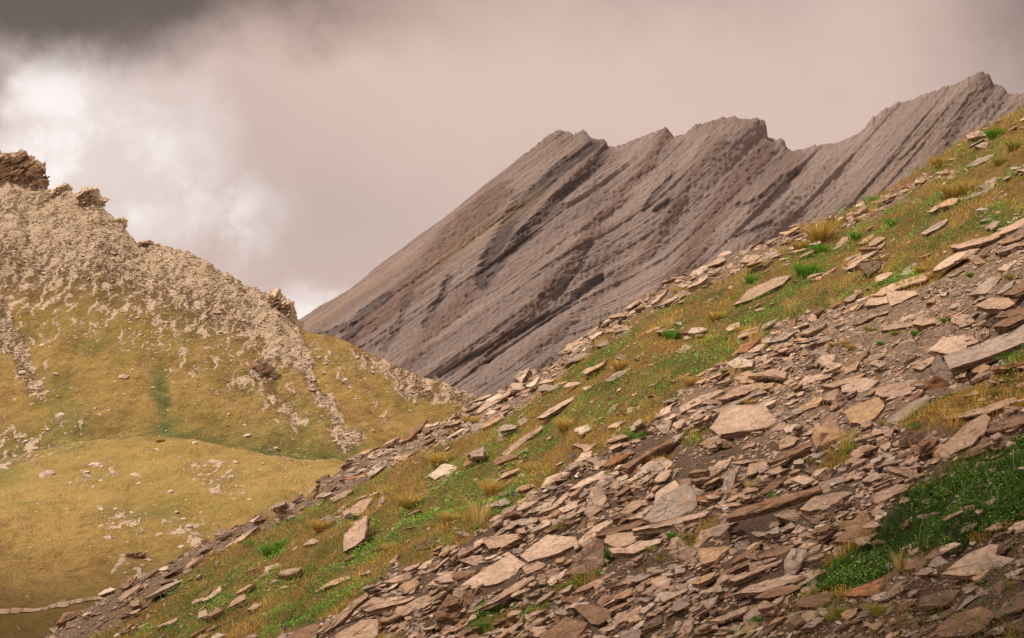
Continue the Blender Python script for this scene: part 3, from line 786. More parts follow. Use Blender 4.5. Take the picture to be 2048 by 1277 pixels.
def build_leafmats():
    x, y = scatter_px(720000)
    xm, ym = scatter_px(260000, 1480, 2180, 820, 1260); km = regions(xm, ym)[6]; x = np.concatenate([x, xm[km]]); y = np.concatenate([y, ym[km]])
    u, v, scree, low, ll, cr, mat = regions(x, y)
    g = greenness(u, v, x, y)
    cl = noise2(x * 2.6, y * 2.6, 81) + .5 * noise2(x * 7, y * 7, 82)
    edge = np.minimum.reduce([np.clip((u - 1585 + .9 * (v - 1190)) / 60, 0, 1), np.ones_like(u)])
    bare = sstep(noise2(x * 1.9, y * 1.7, 83) + .4 * noise2(x * 6, y * 6, 84), -.02, .35)
    grass = ~(scree | low | ll | cr | mat)
    green = g + .8 * cl + rng.normal(0, .12, len(x)) > .16
    pr = np.where(mat, np.clip(.42 + .8 * cl, .04, 1) * (1 - .9 * bare) * (.35 + .65 * edge), np.where(grass, np.where(green, .95, np.clip(.45 + .7 * cl, .05, .7)), np.where(low, .13 * (cl > .3), .05 * (cl > .75))))
    keep = (rng.uniform(size=len(x)) < pr) & ~in_hero(u, v)
    x, y, g, cl, mat, green, grass, low = [a[keep] for a in (x, y, g, cl, mat, green, grass, low)]; n = len(x)
    C = np.where((rng.uniform(size=n) < np.where(mat, .7, .4))[:, None], DEEP[rng.integers(0, 4, n)], GREEN[rng.integers(0, 4, n)])
    OCH = np.array([[.52, .36, .075], [.40, .29, .06], [.29, .17, .05], [.58, .43, .13], [.30, .27, .055], [.22, .11, .05]])
    dry = grass & ~green; C[dry] = OCH[rng.choice(6, int(dry.sum()), p=[.25, .24, .16, .13, .13, .09])]
    C[rng.uniform(size=n) < .05] = RED[0]
    rust = dry & (noise2(x * 2.1, y * 1.9, 87) > .2) & (rng.uniform(size=n) < .6); C[rust] = RED[rng.integers(0, 3, int(rust.sum()))] * .9
    deep = (noise2(x * 1.7, y * 1.5, 88) > .22) & ~mat & grass & (rng.uniform(size=n) < .7); C[deep] = DEEP[rng.integers(0, 4, int(deep.sum()))] * .8; dry &= ~deep
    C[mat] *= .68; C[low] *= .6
    sp = rng.uniform(size=n) < np.where(mat, .07, .03); C[sp] = (.34, .36, .14)
    C = C * (np.where(dry, rng.uniform(.5, .95, n), rng.uniform(.55, 1.3, n)) * np.clip(1.12 + .55 * noise2(x * 1.3, y * 1.3, 67) + .3 * cl, .3, 1.5))[:, None]
    z = G(x, y) + rng.uniform(.1, 1, n) ** .7 * (.035 + .10 * np.clip(cl + .15, 0, 1)) * np.where(dry, .6, np.where(mat, .55, 1))
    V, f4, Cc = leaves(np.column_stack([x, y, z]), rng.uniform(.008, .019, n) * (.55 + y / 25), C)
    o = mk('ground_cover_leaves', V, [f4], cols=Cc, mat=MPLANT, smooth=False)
    tag(o, 'low mossy green and ochre plants matted over the near slope', 'ground cover', kind='stuff')
build_leafmats()
def build_specks():
    x, y = scatter_px(26000)
    u, v, scree, low, ll, cr, mat = regions(x, y)
    k = (rng.uniform(size=len(x)) < np.where(scree | cr, .0, np.where(low, .03, .085) * (noise2(x * 1.2, y * 1.2, 91) > .05))) & ~in_hero(u, v)
    x, y = x[k], y[k]; n = len(x)
    C = np.tile(np.array([[.62, .56, .46]]), (n, 1)) * rng.uniform(.7, 1.1, (n, 1))
    V, f4, Cc = leaves(np.column_stack([x, y, G(x, y) + rng.uniform(.04, .12, n)]), rng.uniform(.006, .011, n) * (.5 + y / 24), C)
    tag(mk('seed_heads', V, [f4], cols=Cc, mat=MPLANT, smooth=False), 'tiny pale seed heads scattered through the grass', 'seed heads', kind='stuff')
build_specks()

# ------------------------------------------------------------------ tussocks, cushions, flowers (things)
THINGS = []        # (obj, u, v, kind words)
def tuft_mesh(name, nb, h, rad, pal, droop, seed):
    r = np.random.default_rng(seed)
    a = r.uniform(0, 6.28, nb); q = np.sqrt(r.uniform(0, 1, nb)) * rad
    Pt = np.column_stack([q * np.cos(a), q * np.sin(a), np.full(nb, -.03)])
    out = np.column_stack([np.cos(a), np.sin(a), np.zeros(nb)]) * (.25 + droop * q / rad)[:, None] + r.normal(0, .18, (nb, 3)) * [1, 1, 0]
    H = h * r.uniform(.55, 1.1, nb)
    C = pal[r.integers(0, len(pal), nb)] * r.uniform(.7, 1.25, (nb, 1))
    V, f3, f4, Cc = blades(Pt, H, out, r.uniform(.0022, .0045, nb) * min(h / .2, 1.1), C)
    o = mk(name, V, [f3, f4], cols=Cc, mat=MPLANT, smooth=False)
    me = o.data; bpy.data.objects.remove(o); return me
def cushion_mesh(name, n, rad, h, pal, seed):
    r = np.random.default_rng(seed)
    a = r.uniform(0, 6.28, n); q = np.sqrt(r.uniform(0, 1, n)) * rad; lump = 1 + .35 * np.sin(a * 3 + seed) * (q / rad)
    z = h * np.clip(1 - (q / rad) ** 2, 0, 1) * r.uniform(.5, 1.05, n) * lump
    C = pal[r.integers(0, len(pal), n)] * r.uniform(.65, 1.35, (n, 1))
    V, f4, Cc = leaves(np.column_stack([q * np.cos(a) * lump, q * np.sin(a) * lump, z]), r.uniform(.007, .016, n), C)
    o = mk(name, V, [f4], cols=Cc, mat=MPLANT, smooth=False)
    me = o.data; bpy.data.objects.remove(o); return me
GT = [tuft_mesh('gold', 420, .24, .10, GOLD, 1.0, k) for k in range(3)]
GG = [tuft_mesh('green', 480, .20, .11, GREEN, .7, 10 + k) for k in range(3)]
GB = [tuft_mesh('bicolour', 420, .20, .09, np.concatenate([GOLD, GREEN]), .9, 20 + k) for k in range(3)]
ST = [tuft_mesh('straw', 80, .42, .07, GOLD[[1, 4, 4]], .45, 30 + k) for k in range(2)]
CR = [cushion_mesh('redcushion', 900, .15, .10, np.concatenate([RED, RED, GREEN]), 40 + k) for k in range(2)]
CG = [cushion_mesh('greencushion', 900, .15, .09, np.concatenate([DEEP, GREEN]), 50 + k) for k in range(2)]
KINDS = dict(g=(GT, 'grass_tussock', 'dry golden tussock', 'tussock', 'grass tussocks on the near slope', 62), G=(GG, 'grass_tussock', 'bright green tussock', 'tussock', 'grass tussocks on the near slope', 55),
             b=(GB, 'grass_tussock', 'green and gold tussock', 'tussock', 'grass tussocks on the near slope', 52), s=(ST, 'dry_grass_clump', 'clump of tall straw stems', 'grass clump', 'clumps of tall dry grass', 84),
             r=(CR, 'cushion_plant', 'reddish cushion plant', 'cushion plant', 'cushion plants among the rocks', 46), c=(CG, 'cushion_plant', 'dark green cushion plant', 'cushion plant', 'cushion plants among the rocks', 46))
PLANTS = '''g 1322,935 70|g 1155,1005 42|g 1640,480 80|g 1600,500 44|g 1660,462 60|g 1935,385 60|g 1905,395 60|g 1500,812 36|g 1860,560 26|g 1800,575 20|g 1485,668 40|g 1840,545 28|g 1430,640 44|g 1075,1230 34|g 1700,700 24|g 1665,695 24|g 1360,590 40|g 1690,690 18|g 1880,335 50|g 820,1015 60|g 880,930 60|g 720,1070 60|g 780,1105 44|g 985,990 60|g 900,1045 50|g 1060,945 50|g 1130,860 50|g 1240,740 44|g 1000,790 40|g 940,850 40|g 640,1060 50|g 1540,700 40|g 1380,770 40
G 1750,415 56|G 1712,478 34|G 1612,552 62|G 1502,566 34|G 1640,505 46|G 1345,678 46|G 1785,452 36|G 1890,645 24|G 1830,672 24|G 1450,748 24|G 1195,742 40|G 1275,882 50|G 540,1108 46|G 1345,1078 34|G 1195,1310 30|G 1545,1000 12|G 990,1225 60|G 965,1255 30|G 1200,1150 20|G 1990,275 50|G 1830,330 44|G 1870,430 30|G 1770,800 14|G 1940,555 14|G 1760,690 12|G 950,1062 22|G 1220,1115 40|G 1960,528 24|G 1505,745 12|G 560,1095 30|G 1925,760 34|G 1440,900 16|G 1575,895 14
b 1795,860 34|b 1770,855 34|b 1745,665 24|b 1735,660 18|b 1715,445 22|b 2020,560 26|b 1480,800 26|b 1985,480 22|b 1990,790 30|b 1975,815 30|b 1620,930 20|b 1740,590 18|b 1790,670 26|b 1300,1105 18|b 1320,1125 16|b 1755,1235 54|b 1680,1235 44|b 1660,1245 36|b 2000,330 40|b 2030,300 50|b 1095,1205 22|b 1335,890 20|b 1210,1010 18|b 1238,990 18
s 960,1050 84|s 1690,905 70|s 1500,985 40|s 1470,760 50|s 1670,620 40|s 700,870 34|s 1065,730 30|s 1195,700 34|s 1340,660 40|s 1745,430 40|s 1880,300 40|s 540,1045 40|s 1510,690 60|s 1580,630 50|s 620,1000 30|s 1800,1140 60
r 1370,1085 52|r 1225,950 40|r 1350,1100 30|r 1125,1060 40|r 1530,1225 56|r 2020,1175 34|r 1320,1120 26|r 1700,905 26|r 1160,1160 26|r 1105,975 26
c 1265,935 40|c 1160,1170 44|c 1690,1058 50|c 1520,1245 50|c 1960,900 30|c 1830,855 30|c 2020,720 50|c 1900,800 30|c 1130,1180 30|c 1055,1200 28|c 1320,1050 26|c 1135,1042 26|c 500,1090 30'''
seen_proto = {}
for line in PLANTS.split('\n'):
    k = line[0]; meshes, name, words_, cat, grp, ref = KINDS[k]
    for i, it in enumerate(line.split('|')):
        tok = it.split()[-2:]; u, v = [float(a) for a in tok[0].split(',')]; hpx = float(tok[1])
        p = hit(u, v)
        me = meshes[i % len(meshes)]
        o = bpy.data.objects.new(name, me); col.objects.link(o)
        hh = {'g': .46, 'G': .42, 'b': .42, 's': .50, 'r': .3, 'c': .3}[k]
        s = hpx * p[1] / F / hh
        s = min(max(s, .25), 2.0)
        o.location = p; o.rotation_euler = (0, 0, rnd.uniform(0, 6.28)); o.scale = (s, s, s * rnd.uniform(.85, 1.1))
        tag(o, None, cat, grp); THINGS.append((o, u, v, words_))

def flower(u, v, hgt, colr, label, headr):
    p = hit(u, v + hgt)
    root = bpy.data.objects.new('wild_flower', None); col.objects.link(root); root.location = p
    H = hgt * p[1] / F
    a = np.arange(6) / 6 * 6.28; V = []; 
    for k in range(5):
        f = k / 4; V += [(.0022 * math.cos(t) + .012 * f * f, .0022 * math.sin(t), H * f) for t in a]
    i = np.arange(6); F4 = np.concatenate([np.stack([k * 6 + i, k * 6 + (i + 1) % 6, (k + 1) * 6 + (i + 1) % 6, (k + 1) * 6 + i], 1) for k in range(4)])
    V = np.array(V); mk('stem', V, [F4], cols=np.tile(np.array([[.08, .13, .03]]), (len(V), 1)), mat=MPLANT, parent=root)
    n = 90; r = np.random.default_rng(int(u)); d = r.normal(size=(n, 3)); d /= np.linalg.norm(d, axis=1)[:, None]
    rad = headr * .62 * p[1] / F; Pt = d * rad * r.uniform(.7, 1, (n, 1)) + np.array([.012, 0, H])
    W = rad * .28
    e = np.cross(d, [0, 0, 1.0]); e /= np.linalg.norm(e, axis=1)[:, None] + 1e-9; g = np.cross(d, e)
    Vq = np.stack([Pt - e * W, Pt + d * W - g * W * .6, Pt + e * W, Pt + d * W + g * W * .6], 1).reshape(-1, 3)
    C = np.repeat(np.array([colr]) * r.uniform(.7, 1.3, (n, 1)), 4, 0)
    mk('flower_head', Vq, [np.arange(n)[:, None] * 4 + np.array([[0, 1, 2, 3]])], cols=C, mat=MPLANT, smooth=False, parent=root)
    tag(root, label, 'flower', 'single flowers on the slope')
BLUE = (.17, .18, .42)
flower(1146, 914, 26, BLUE, 'round blue flower in golden grass right of the longest bedded stone', 6)
flower(1023, 990, 26, BLUE, 'round blue flower in dark green leaves above the tall straw clump', 5)
flower(567, 1257, 26, BLUE, 'larger round violet flower at the lower edge beside the brown slab', 7)
flower(573, 1271, 16, BLUE, 'small violet flower just below the larger violet one', 5)
flower(1770, 1135, 36, (.42, .38, .34), 'pale grey seed head on a thin stem below the green mat', 6)
flower(1792, 433, 20, (.55, .28, .03), 'yellow-orange flower at the skyline above the green tussocks', 4)

# ------------------------------------------------------------------ far ground: meadow with the hillside, mountain
MCREST = P('-500,190 -300,240 -100,300 0,335 40,345 75,372 105,380 130,382 160,396 195,402 215,430 245,446 262,474 285,486 330,493 380,507 440,541 500,577 545,598 572,625 588,650 612,661 660,673 720,700 800,735 880,765 960,797 1100,848 1300,905 1600,960')
HUM = P('-500,955 0,925 100,906 200,893 330,884 450,893 600,915 700,932 900,965 1600,1080')
def fan(us, ys, zs):
    """smooth rows through control rows zs (k, nu) at depths ys (k, nu) -> (rows, nu) Y, Z"""
    return None
HILL_U = np.arange(-480, 1400, 2.4)
def hill_profile():
    us = HILL_U
    cv = np.interp(us, MCREST[:, 0], MCREST[:, 1]); hv = np.interp(us, HUM[:, 0], HUM[:, 1])
    cvs = np.interp(us, MCREST[:, 0], MCREST[:, 1])
    k = 40; ker = np.hanning(2 * k + 1); ker /= ker.sum(); cvs = np.convolve(np.pad(cv, k, 'edge'), ker, 'valid')
    Yc = np.interp(us, [-480, 0, 300, 585, 700, 960, 1400], [600, 560, 520, 470, 455, 425, 400])
    z = lambda v, Y: (PH / 2 - v) / F * Y
    rows = []
    def row(Y, v): Y = np.broadcast_to(np.asarray(Y, float), us.shape); rows.append((Y, z(v, Y)))
    row(90, 1720 + 0 * us); row(150, 1400 + 0 * us); row(200, 1262 + 0 * us); row(240, 1120 + .02 * us); row(285, (hv + 1120) / 2 - 18); row(330, hv); row(350, hv + 14)
    row(372, hv + 46 + 0 * us); row(395, hv + 16)
    for f in (.2, .4, .6, .8):
        Y = 395 + (Yc - 395) * f
        v = hv + 16 + (cvs - hv - 16) * (f ** .92)
        row(Y, v)
    row(Yc, cv)
    Yb = Yc + 45; rows.append((Yb, z(cv, Yc) - 28)); rows.append((Yc + 220, z(cv, Yc) - 130)); rows.append((Yc + 330, z(cv, Yc) - 160))
    RY = np.array([r[0] for r in rows]); RZ = np.array([r[1] for r in rows])
    return RY, RZ
def hill_masks(u, v):
    wu = u + 18 * fbm(u / 60, v / 60, 3, 101); wv = v + 14 * fbm(u / 55, v / 55, 3, 103)
    low = np.interp(wu, [-300, 0, 120, 250, 400, 500, 560, 620], [600, 585, 575, 610, 660, 700, 720, 690])
    rock = 1 - sstep(wv - low, -130, 210)
    rock *= 1 - .85 * sstep(wu, 588, 612)
    for poly, a in ((P('470,640 545,600 605,660 622,740 650,790 690,840 722,885 690,890 640,815 590,755 540,700'), 1.0), (P('0,600 40,665 78,745 100,800 66,786 20,715 -80,690'), .9),
                    (P('478,745 520,712 552,740 575,790 615,850 600,850 545,790 500,755'), .75), (P('690,700 760,712 960,792 1000,830 900,800 800,790 740,745'), .8), (P('600,665 700,760 800,850 790,852 690,775 610,690'), .35),
                    (P('380,925 470,930 470,978 400,970'), .55), (P('190,1015 280,1005 300,1060 200,1065'), .5), (P('345,1035 420,1045 410,1100 350,1075'), .55), (P('232,1120 306,1118 300,1160 235,1158'), .62), (P('-40,840 60,880 90,915 -40,920'), .6),
                    (P('60,880 150,820 165,830 170,905 100,910'), .28), (P('160,930 230,930 220,960 165,950'), .4)):
        jr = np.random.default_rng(5); m = 0.0
        for _ in range(14): m = m + inpoly(poly, wu + jr.normal(0, 11), wv + jr.normal(0, 9))
        rock = np.maximum(rock, np.minimum(m / 14 * 1.7, 1) * a)
    green = np.zeros_like(u)
    for a, b, ru, rv, s in ((320, 800, 16, 60, .9), (335, 860, 30, 30, .9), (360, 868, 80, 10, .7), (130, 860, 50, 70, .55), (10, 935, 40, 34, .8), (550, 745, 14, 30, .6), (640, 850, 70, 10, .5), (700, 900, 30, 12, .7), (120, 760, 26, 26, .4), (420, 640, 60, 50, .35), (600, 820, 40, 40, .3), (205, 545, 30, 14, .7)):
        green = np.maximum(green, s * np.exp(-(((wu - a) / ru) ** 2 + ((wv - b) / rv) ** 2)))
    return np.clip(rock, 0, 1), green
def hill_material():
    m, t, b = new_mat('hillside')
    g = N(t, 'ShaderNodeNewGeometry').outputs['Position']
    ro = ATT(t, 'rock').outputs['Fac']; gn = ATT(t, 'green').outputs['Fac']
    # broad golden and olive turf
    n1 = NOISE(t, MAP(t, g, (.03, .02, .05)), 1, 5, .6); n2 = NOISE(t, MAP(t, g, (.5, .35, .6)), 1, 5, .7); n3 = NOISE(t, MAP(t, g, (2.2, 1.2, 2.2)), 1, 3, .6)
    turf = MIX(t, SS(t, n1.outputs[0], .38, .6), (.27, .20, .056), (.36, .245, .085))
    turf = MIX(t, SS(t, n2.outputs[0], .48, .68, 0, .75), turf, (.185, .15, .034))
    turf = MIX(t, SS(t, n3.outputs[0], .5, .75, 0, .4), turf, (.38, .265, .11))
    n4 = NOISE(t, MAP(t, g, (.11, .07, .16), loc=(40, 0, 0)), 1, 5, .7)
    turf = MIX(t, SS(t, n4.outputs[0], .5, .66, 0, .75), turf, (.21, .125, .05))
    turf = MIX(t, M(t, 'MULTIPLY', gn, SS(t, n2.outputs[0], .25, .5)), turf, (.085, .13, .04))
    n5 = NOISE(t, MAP(t, g, (.05, .03, .08), loc=(9, 4, 2)), 1, 5, .65)
    turf = MIX(t, SS(t, n5.outputs[0], .53, .68, 0, .65), turf, (.12, .125, .032))
    turf = MIX(t, M(t, 'MULTIPLY', ATT(t, 'straw').outputs['Fac'], SS(t, n2.outputs[0], .3, .6, .5, 1)), turf, (.40, .295, .105))  # knoll's patch of sunlight painted as a paler turf tone
    # pale rubble in strips along the contour, broken by turf and by gap shadow put into the colour
    w = N(t, 'ShaderNodeVectorMath', operation='ADD'); L(t, g, w.inputs[0])
    wn = NOISE(t, MAP(t, g, (.12, .12, .12)), 1, 3, .5)
    wsc = N(t, 'ShaderNodeVectorMath', operation='SCALE'); L(t, wn.outputs['Color'], wsc.inputs[0]); wsc.inputs['Scale'].default_value = 9.0; L(t, wsc.outputs[0], w.inputs[1])
    r1 = NOISE(t, MAP(t, w.outputs[0], (.75, .33, 3.2), rot=(0, R(-8), 0)), 1, 4, .62)
    fl = NOISE(t, MAP(t, w.outputs[0], (.42, .15, .07), rot=(0, R(-30), 0)), 1, 4, .6)
    sel = M(t, 'ADD', M(t, 'MULTIPLY', r1.outputs[0], .75), M(t, 'MULTIPLY', M(t, 'SUBTRACT', SS(t, fl.outputs[0], .33, .67), .5), SS(t, ro, .55, .95, .58, .10)))
    thr = M(t, 'SUBTRACT', M(t, 'SUBTRACT', .655, M(t, 'MULTIPLY', ro, .32)), SS(t, ro, .6, 1.0, 0, .012))
    mask = SS(t, M(t, 'SUBTRACT', sel, thr), -.035, .045)
    mask = M(t, 'MULTIPLY', mask, SS(t, ro, .04, .2))
    stone = MIX(t, SS(t, n3.outputs[0], .3, .7), (.50, .395, .295), (.64, .515, .395))
    stone = MIX(t, SS(t, n1.outputs[0], .5, .7, 0, .3), stone, (.42, .28, .165))
    dark = MIX(t, SS(t, n2.outputs[0], .4, .6), (.13, .08, .042), (.21, .135, .06))  # brown of the gaps between stones, their shadow included in the colour
    under = MIX(t, SS(t, ro, .45, .9), turf, dark)
    c = MIX(t, mask, under, stone)
    # scattered single stones
    v = N(t, 'ShaderNodeTexVoronoi', i_Scale=.42); L(t, MAP(t, w.outputs[0], (1, 1, 1.6)), v.inputs['Vector'])
    c = MIX(t, M(t, 'MULTIPLY', SS(t, v.outputs['Distance'], .10, .19, 1, 0), SS(t, n2.outputs[0], .52, .6)), c, (.60, .50, .40))
    L(t, c, b.inputs['Base Color'])
    h = M(t, 'ADD', M(t, 'MULTIPLY', mask, .3), M(t, 'ADD', M(t, 'MULTIPLY', M(t, 'ADD', n2.outputs[0], M(t, 'MULTIPLY', n3.outputs[0], .7)), .8), M(t, 'MULTIPLY', r1.outputs[0], .6)))
    bp = N(t, 'ShaderNodeBump', i_Strength=1.0, i_Distance=1.2); L(t, h, bp.inputs['Height']); L(t, bp.outputs[0], b.inputs['Normal'])
    return m
MHILL = hill_material()
HGRID = {}
def build_hill():
    RY, RZ = hill_profile(); us = HILL_U; nk = len(RY)
    ts = np.concatenate([np.linspace(0, 5, 200, endpoint=False), np.linspace(5, 13, 420, endpoint=False), np.linspace(13, nk - 1, 40)])
    # Catmull-Rom through the rows up to the crest, straight beyond
    def cr(A, t):
        i = np.clip(np.floor(t).astype(int), 0, nk - 2); f = (t - i)[:, None]
        p0, p1, p2, p3 = A[np.maximum(i - 1, 0)], A[i], A[i + 1], A[np.minimum(i + 2, nk - 1)]
        m1 = (p2 - p0) / 2; m2 = (p3 - p1) / 2
        m2 = np.where((i >= 12)[:, None], (p2 - p1), m2); m1 = np.where((i >= 13)[:, None], (p2 - p1), m1)
        f2, f3 = f * f, f * f * f
        return (2 * f3 - 3 * f2 + 1) * p1 + (f3 - 2 * f2 + f) * m1 + (-2 * f3 + 3 * f2) * p2 + (f3 - f2) * m2
    Y = cr(RY, ts); Z = cr(RZ, ts); U = np.broadcast_to(us, Y.shape); X = (U - PW / 2) / F * Y
    v = PH / 2 - F * Z / Y
    rock, green = hill_masks(U, v)
    front = (ts <= 13)[:, None]
    hv = np.interp(us, HUM[:, 0], HUM[:, 1])[None]
    straw = np.exp(-((v - hv - 45) / 75) ** 2) * (ts <= 5.6)[:, None] * (.7 + .5 * noise2(X / 12, Y / 12, 119))  # sunlit patch on the knoll top, put into the turf colour
    foot = sstep(ts, 6, 7)[:, None] * np.exp(-np.clip(hv - v, 0, 999) / 26) * (.45 + .55 * sstep(np.abs(U - 250), 60, 200) * (U < 700))
    green = np.maximum(green, foot)
    rock = np.where(front, rock, .6)
    amp = sstep(ts, 0, 2)[:, None] * (1 - .75 * np.exp(-((ts - 13) / .35) ** 2)[:, None])
    Z = Z + amp * (1.6 * fbm(X / 40, Y / 40, 4, 111) + 1.0 * fbm(X / 10, Y / 10, 4, 113))
    # spurs and runnels down the slope, terraces in the rubble
    up = sstep(ts, 8, 9.5)[:, None]
    Z = Z + up * amp * 3.4 * (fbm((X + .45 * Z) / 20, Y / 130, 3, 117)) + rock * up * amp * 1.0 * fbm((X + .45 * Z) / 6, Y / 60, 2, 118)
    Z = Z + rock * up * (.34 * noise2(X / 2.6 + .3 * noise2(X / 9, Z / 9, 2), Z / .8, 121) + .3 * noise2(X / 1.3, Z / .5, 123)) * (1 - .5 * np.exp(-((ts - 13) / .2) ** 2)[:, None])
    near = np.exp(-((ts - 13) / .10) ** 2)[:, None]
    Z = Z + near * (sstep(600 - U, 0, 30)) * (1.0 * fbm(U / 12, U * 0, 3, 131) + .3)
    V = np.stack([X, Y, Z], -1).reshape(-1, 3)
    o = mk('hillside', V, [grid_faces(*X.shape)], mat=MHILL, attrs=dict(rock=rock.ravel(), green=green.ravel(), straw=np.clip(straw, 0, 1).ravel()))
    tag(o, kind='structure')
    HGRID.update(X=X, Y=Y, Z=Z, ts=ts)
build_hill()
def hill_hit(u, v, tmin=0, tmax=13):
    j = int(np.argmin(abs(HILL_U - u))); m = (HGRID['ts'] >= tmin) & (HGRID['ts'] <= tmax)
    Y = HGRID['Y'][m, j]; Z = HGRID['Z'][m, j]; vv = PH / 2 - F * Z / Y
    run = np.minimum.accumulate(vv); vis = vv <= run + .01
    i = int(np.argmax(vis & (vv <= v))) if (vis & (vv <= v)).any() else int(np.argmin(vv))
    return np.array([(u - PW / 2) / F * Y[i], Y[i], Z[i]])

# path across the meadow
def build_path():
    pts = P('-420,1262 -200,1248 -60,1236 0,1229 60,1225 110,1217 165,1204 240,1196 330,1180')
    tt = np.linspace(0, len(pts) - 1, 160); uu = np.interp(tt, np.arange(len(pts)), pts[:, 0]); vv = np.interp(tt, np.arange(len(pts)), pts[:, 1])
    C = np.array([hill_hit(a, b) for a, b in zip(uu, vv)])
    k = np.hanning(9); k /= k.sum()
    for ax in (1, 2): C[:, ax] = np.convolve(np.pad(C[:, ax], 4, 'edge'), k, 'valid')
    w = .75 + .35 * noise2(tt * 2.5, tt * 0, 7)
    rows = []
    for f in (-1, -.4, .4, 1):
        q = C.copy(); q[:, 1] += f * w * 1.3 ; 
        j = np.array([int(np.argmin(abs(HILL_U - (PW / 2 + F * a / b)))) for a, b in q[:, :2]])
        q[:, 2] = [np.interp(y, HGRID['Y'][:, jj], HGRID['Z'][:, jj]) for y, jj in zip(q[:, 1], j)]
        q[:, 2] += .38 if abs(f) < 1 else .12
        q[:, 2] = np.convolve(np.pad(q[:, 2], 4, 'edge'), k, 'valid'); rows.append(q)
    A = np.stack(rows, 0)
    m, t, b = new_mat('path_dirt'); g = N(t, 'ShaderNodeNewGeometry').outputs['Position']; n = NOISE(t, g, .25, 3, .5)
    L(t, MIX(t, SS(t, n.outputs[0], .35, .65), (.50, .37, .25), (.68, .54, .40)), b.inputs['Base Color'])
    tag(mk('path', A.reshape(-1, 3), [grid_faces(4, len(C))], mat=m), kind='structure')
build_path()

# boulders lying on the meadow and hillside ---------------------------------
B_T = [slab_arrays(rand_poly(np.random.default_rng(k + 300), 1, .8), .8, np.random.default_rng(k), levels=3, spacing=.25, rings=(.7, .35), rough=1.4, dome=.5) for k in range(8)]
B_ME = []
for k, (V, F3, F4, E) in enumerate(B_T):
    r = np.random.default_rng(k); c = slab_color(np.array(COLS['w']) * 1.0, E * .5, r)
    o = mk('meadow_boulder', V, [F3, F4], cols=c, mat=MROCK, vecs=dict(loc=V * .7 + k), sharp=35); B_ME.append(o.data); bpy.data.objects.remove(o)
BOULD = '''110,751,18 140,778,12 45,748,24 344,743,14 348,767,9 307,778,14 248,790,10 245,757,26 81,694,22 216,823,14 199,832,12 64,810,12 336,822,10 489,852,12 493,872,20 550,898,14 501,837,8 534,849,8 120,833,34 88,952,40 388,889,20 201,964,14 277,973,14 270,953,24 312,901,20 469,925,20 339,989,20 317,1071,18 363,1094,22 285,1065,10 498,1000,14 469,1000,9 295,1121,18 132,1038,8 74,1011,10 351,1028,14 402,1028,12 189,935,32 172,945,18 358,918,10 182,702,8 687,763,26 680,738,12 648,729,14 638,716,12 245,1040,20 230,1020,14 262,1028,16 215,1050,10 375,1055,26 392,1070,20 365,1042,14 410,935,14 430,942,14 445,960,12 400,955,12 420,968,10 255,1130,12 270,1140,14 285,1135,12 250,1150,12 300,1125,12 700,775,12 710,800,10 640,845,10 760,835,14 745,862,10 668,883,12 30,800,12 20,860,14 50,885,18 95,860,14 130,870,12 150,855,10 70,900,18 160,1000,8 100,1085,8 60,1100,8 180,1095,8 220,1120,8 520,945,10 560,950,8 600,990,10 540,1020,12 575,1010,8 460,1035,10 620,935,8 395,755,8 430,790,8 560,860,8 585,880,8 30,720,12 15,690,14 60,770,12 85,790,14 265,740,10 230,765,10'''
_bi = 0
BTH = []
for tok in BOULD.split():
    u, v, s = [float(a) for a in tok.split(',')]
    p = hill_hit(u, v); o = bpy.data.objects.new('meadow_boulder', B_ME[_bi % 8]); col.objects.link(o)
    S = s * .5 * p[1] / F
    o.location = p + np.array([0, 0, S * .12]); o.rotation_euler = (R(rnd.uniform(5, 30)), R(rnd.uniform(-20, 10)), rnd.uniform(-.5, .5)); o.scale = (S, S * .9, S * rnd.uniform(.45, .8))
    tag(o, None, 'boulder', 'pale boulders on the sunny meadow'); BTH.append((o, u, v, s)); _bi += 1
def special_rock(u, v, w, h, base, label, name='rock_outcrop', tilt=.5):
    p = hill_hit(u, v); S = .5 * w * p[1] / F; r = np.random.default_rng(int(u))
    Vs, f3, f4, Es = [], [], [], []; b = 0
    for k in range(16):
        V, F3, F4, E = slab_arrays(rand_poly(r, S * r.uniform(.35, .62), S * .45), S * r.uniform(.12, .26), r, levels=3, spacing=S * .14)
        a = tilt + r.normal(0, .07); c, s_ = math.cos(a), math.sin(a)
        Rm = np.array([[c, 0, -s_], [0, 1, 0], [s_, 0, c]]); off = np.array([r.uniform(-.5, .5) * S, r.uniform(-.3, .3) * S, (k / 15 - .3) * h / w * 2 * S * .75])
        off[0] += off[2] * .4
        Vs.append(V @ Rm.T + off); f3.append(F3 + b); f4.append(F4 + b); Es.append(E); b += len(V)
    V = np.concatenate(Vs); E = np.concatenate(Es)
    o = mk(name, V, [np.concatenate(f3), np.concatenate(f4)], cols=slab_color(base, E * .25, r), mat=MROCK, vecs=dict(loc=V / S * .8 + u), sharp=35)
    o.location = p; tag(o, label, 'rock outcrop'); return o
special_rock(515, 738, 70, 34, (.60, .46, .35), 'tilted layered outcrop sticking out of the middle of the grassy hillside', tilt=.42)
special_rock(268, 1114, 52, 16, (.24, .15, .10), 'dark brown layered rock in the lower meadow', tilt=.2)
special_rock(319, 884, 20, 10, (.55, .25, .10), 'small orange rock on the crest of the grassy hummock', tilt=.2)

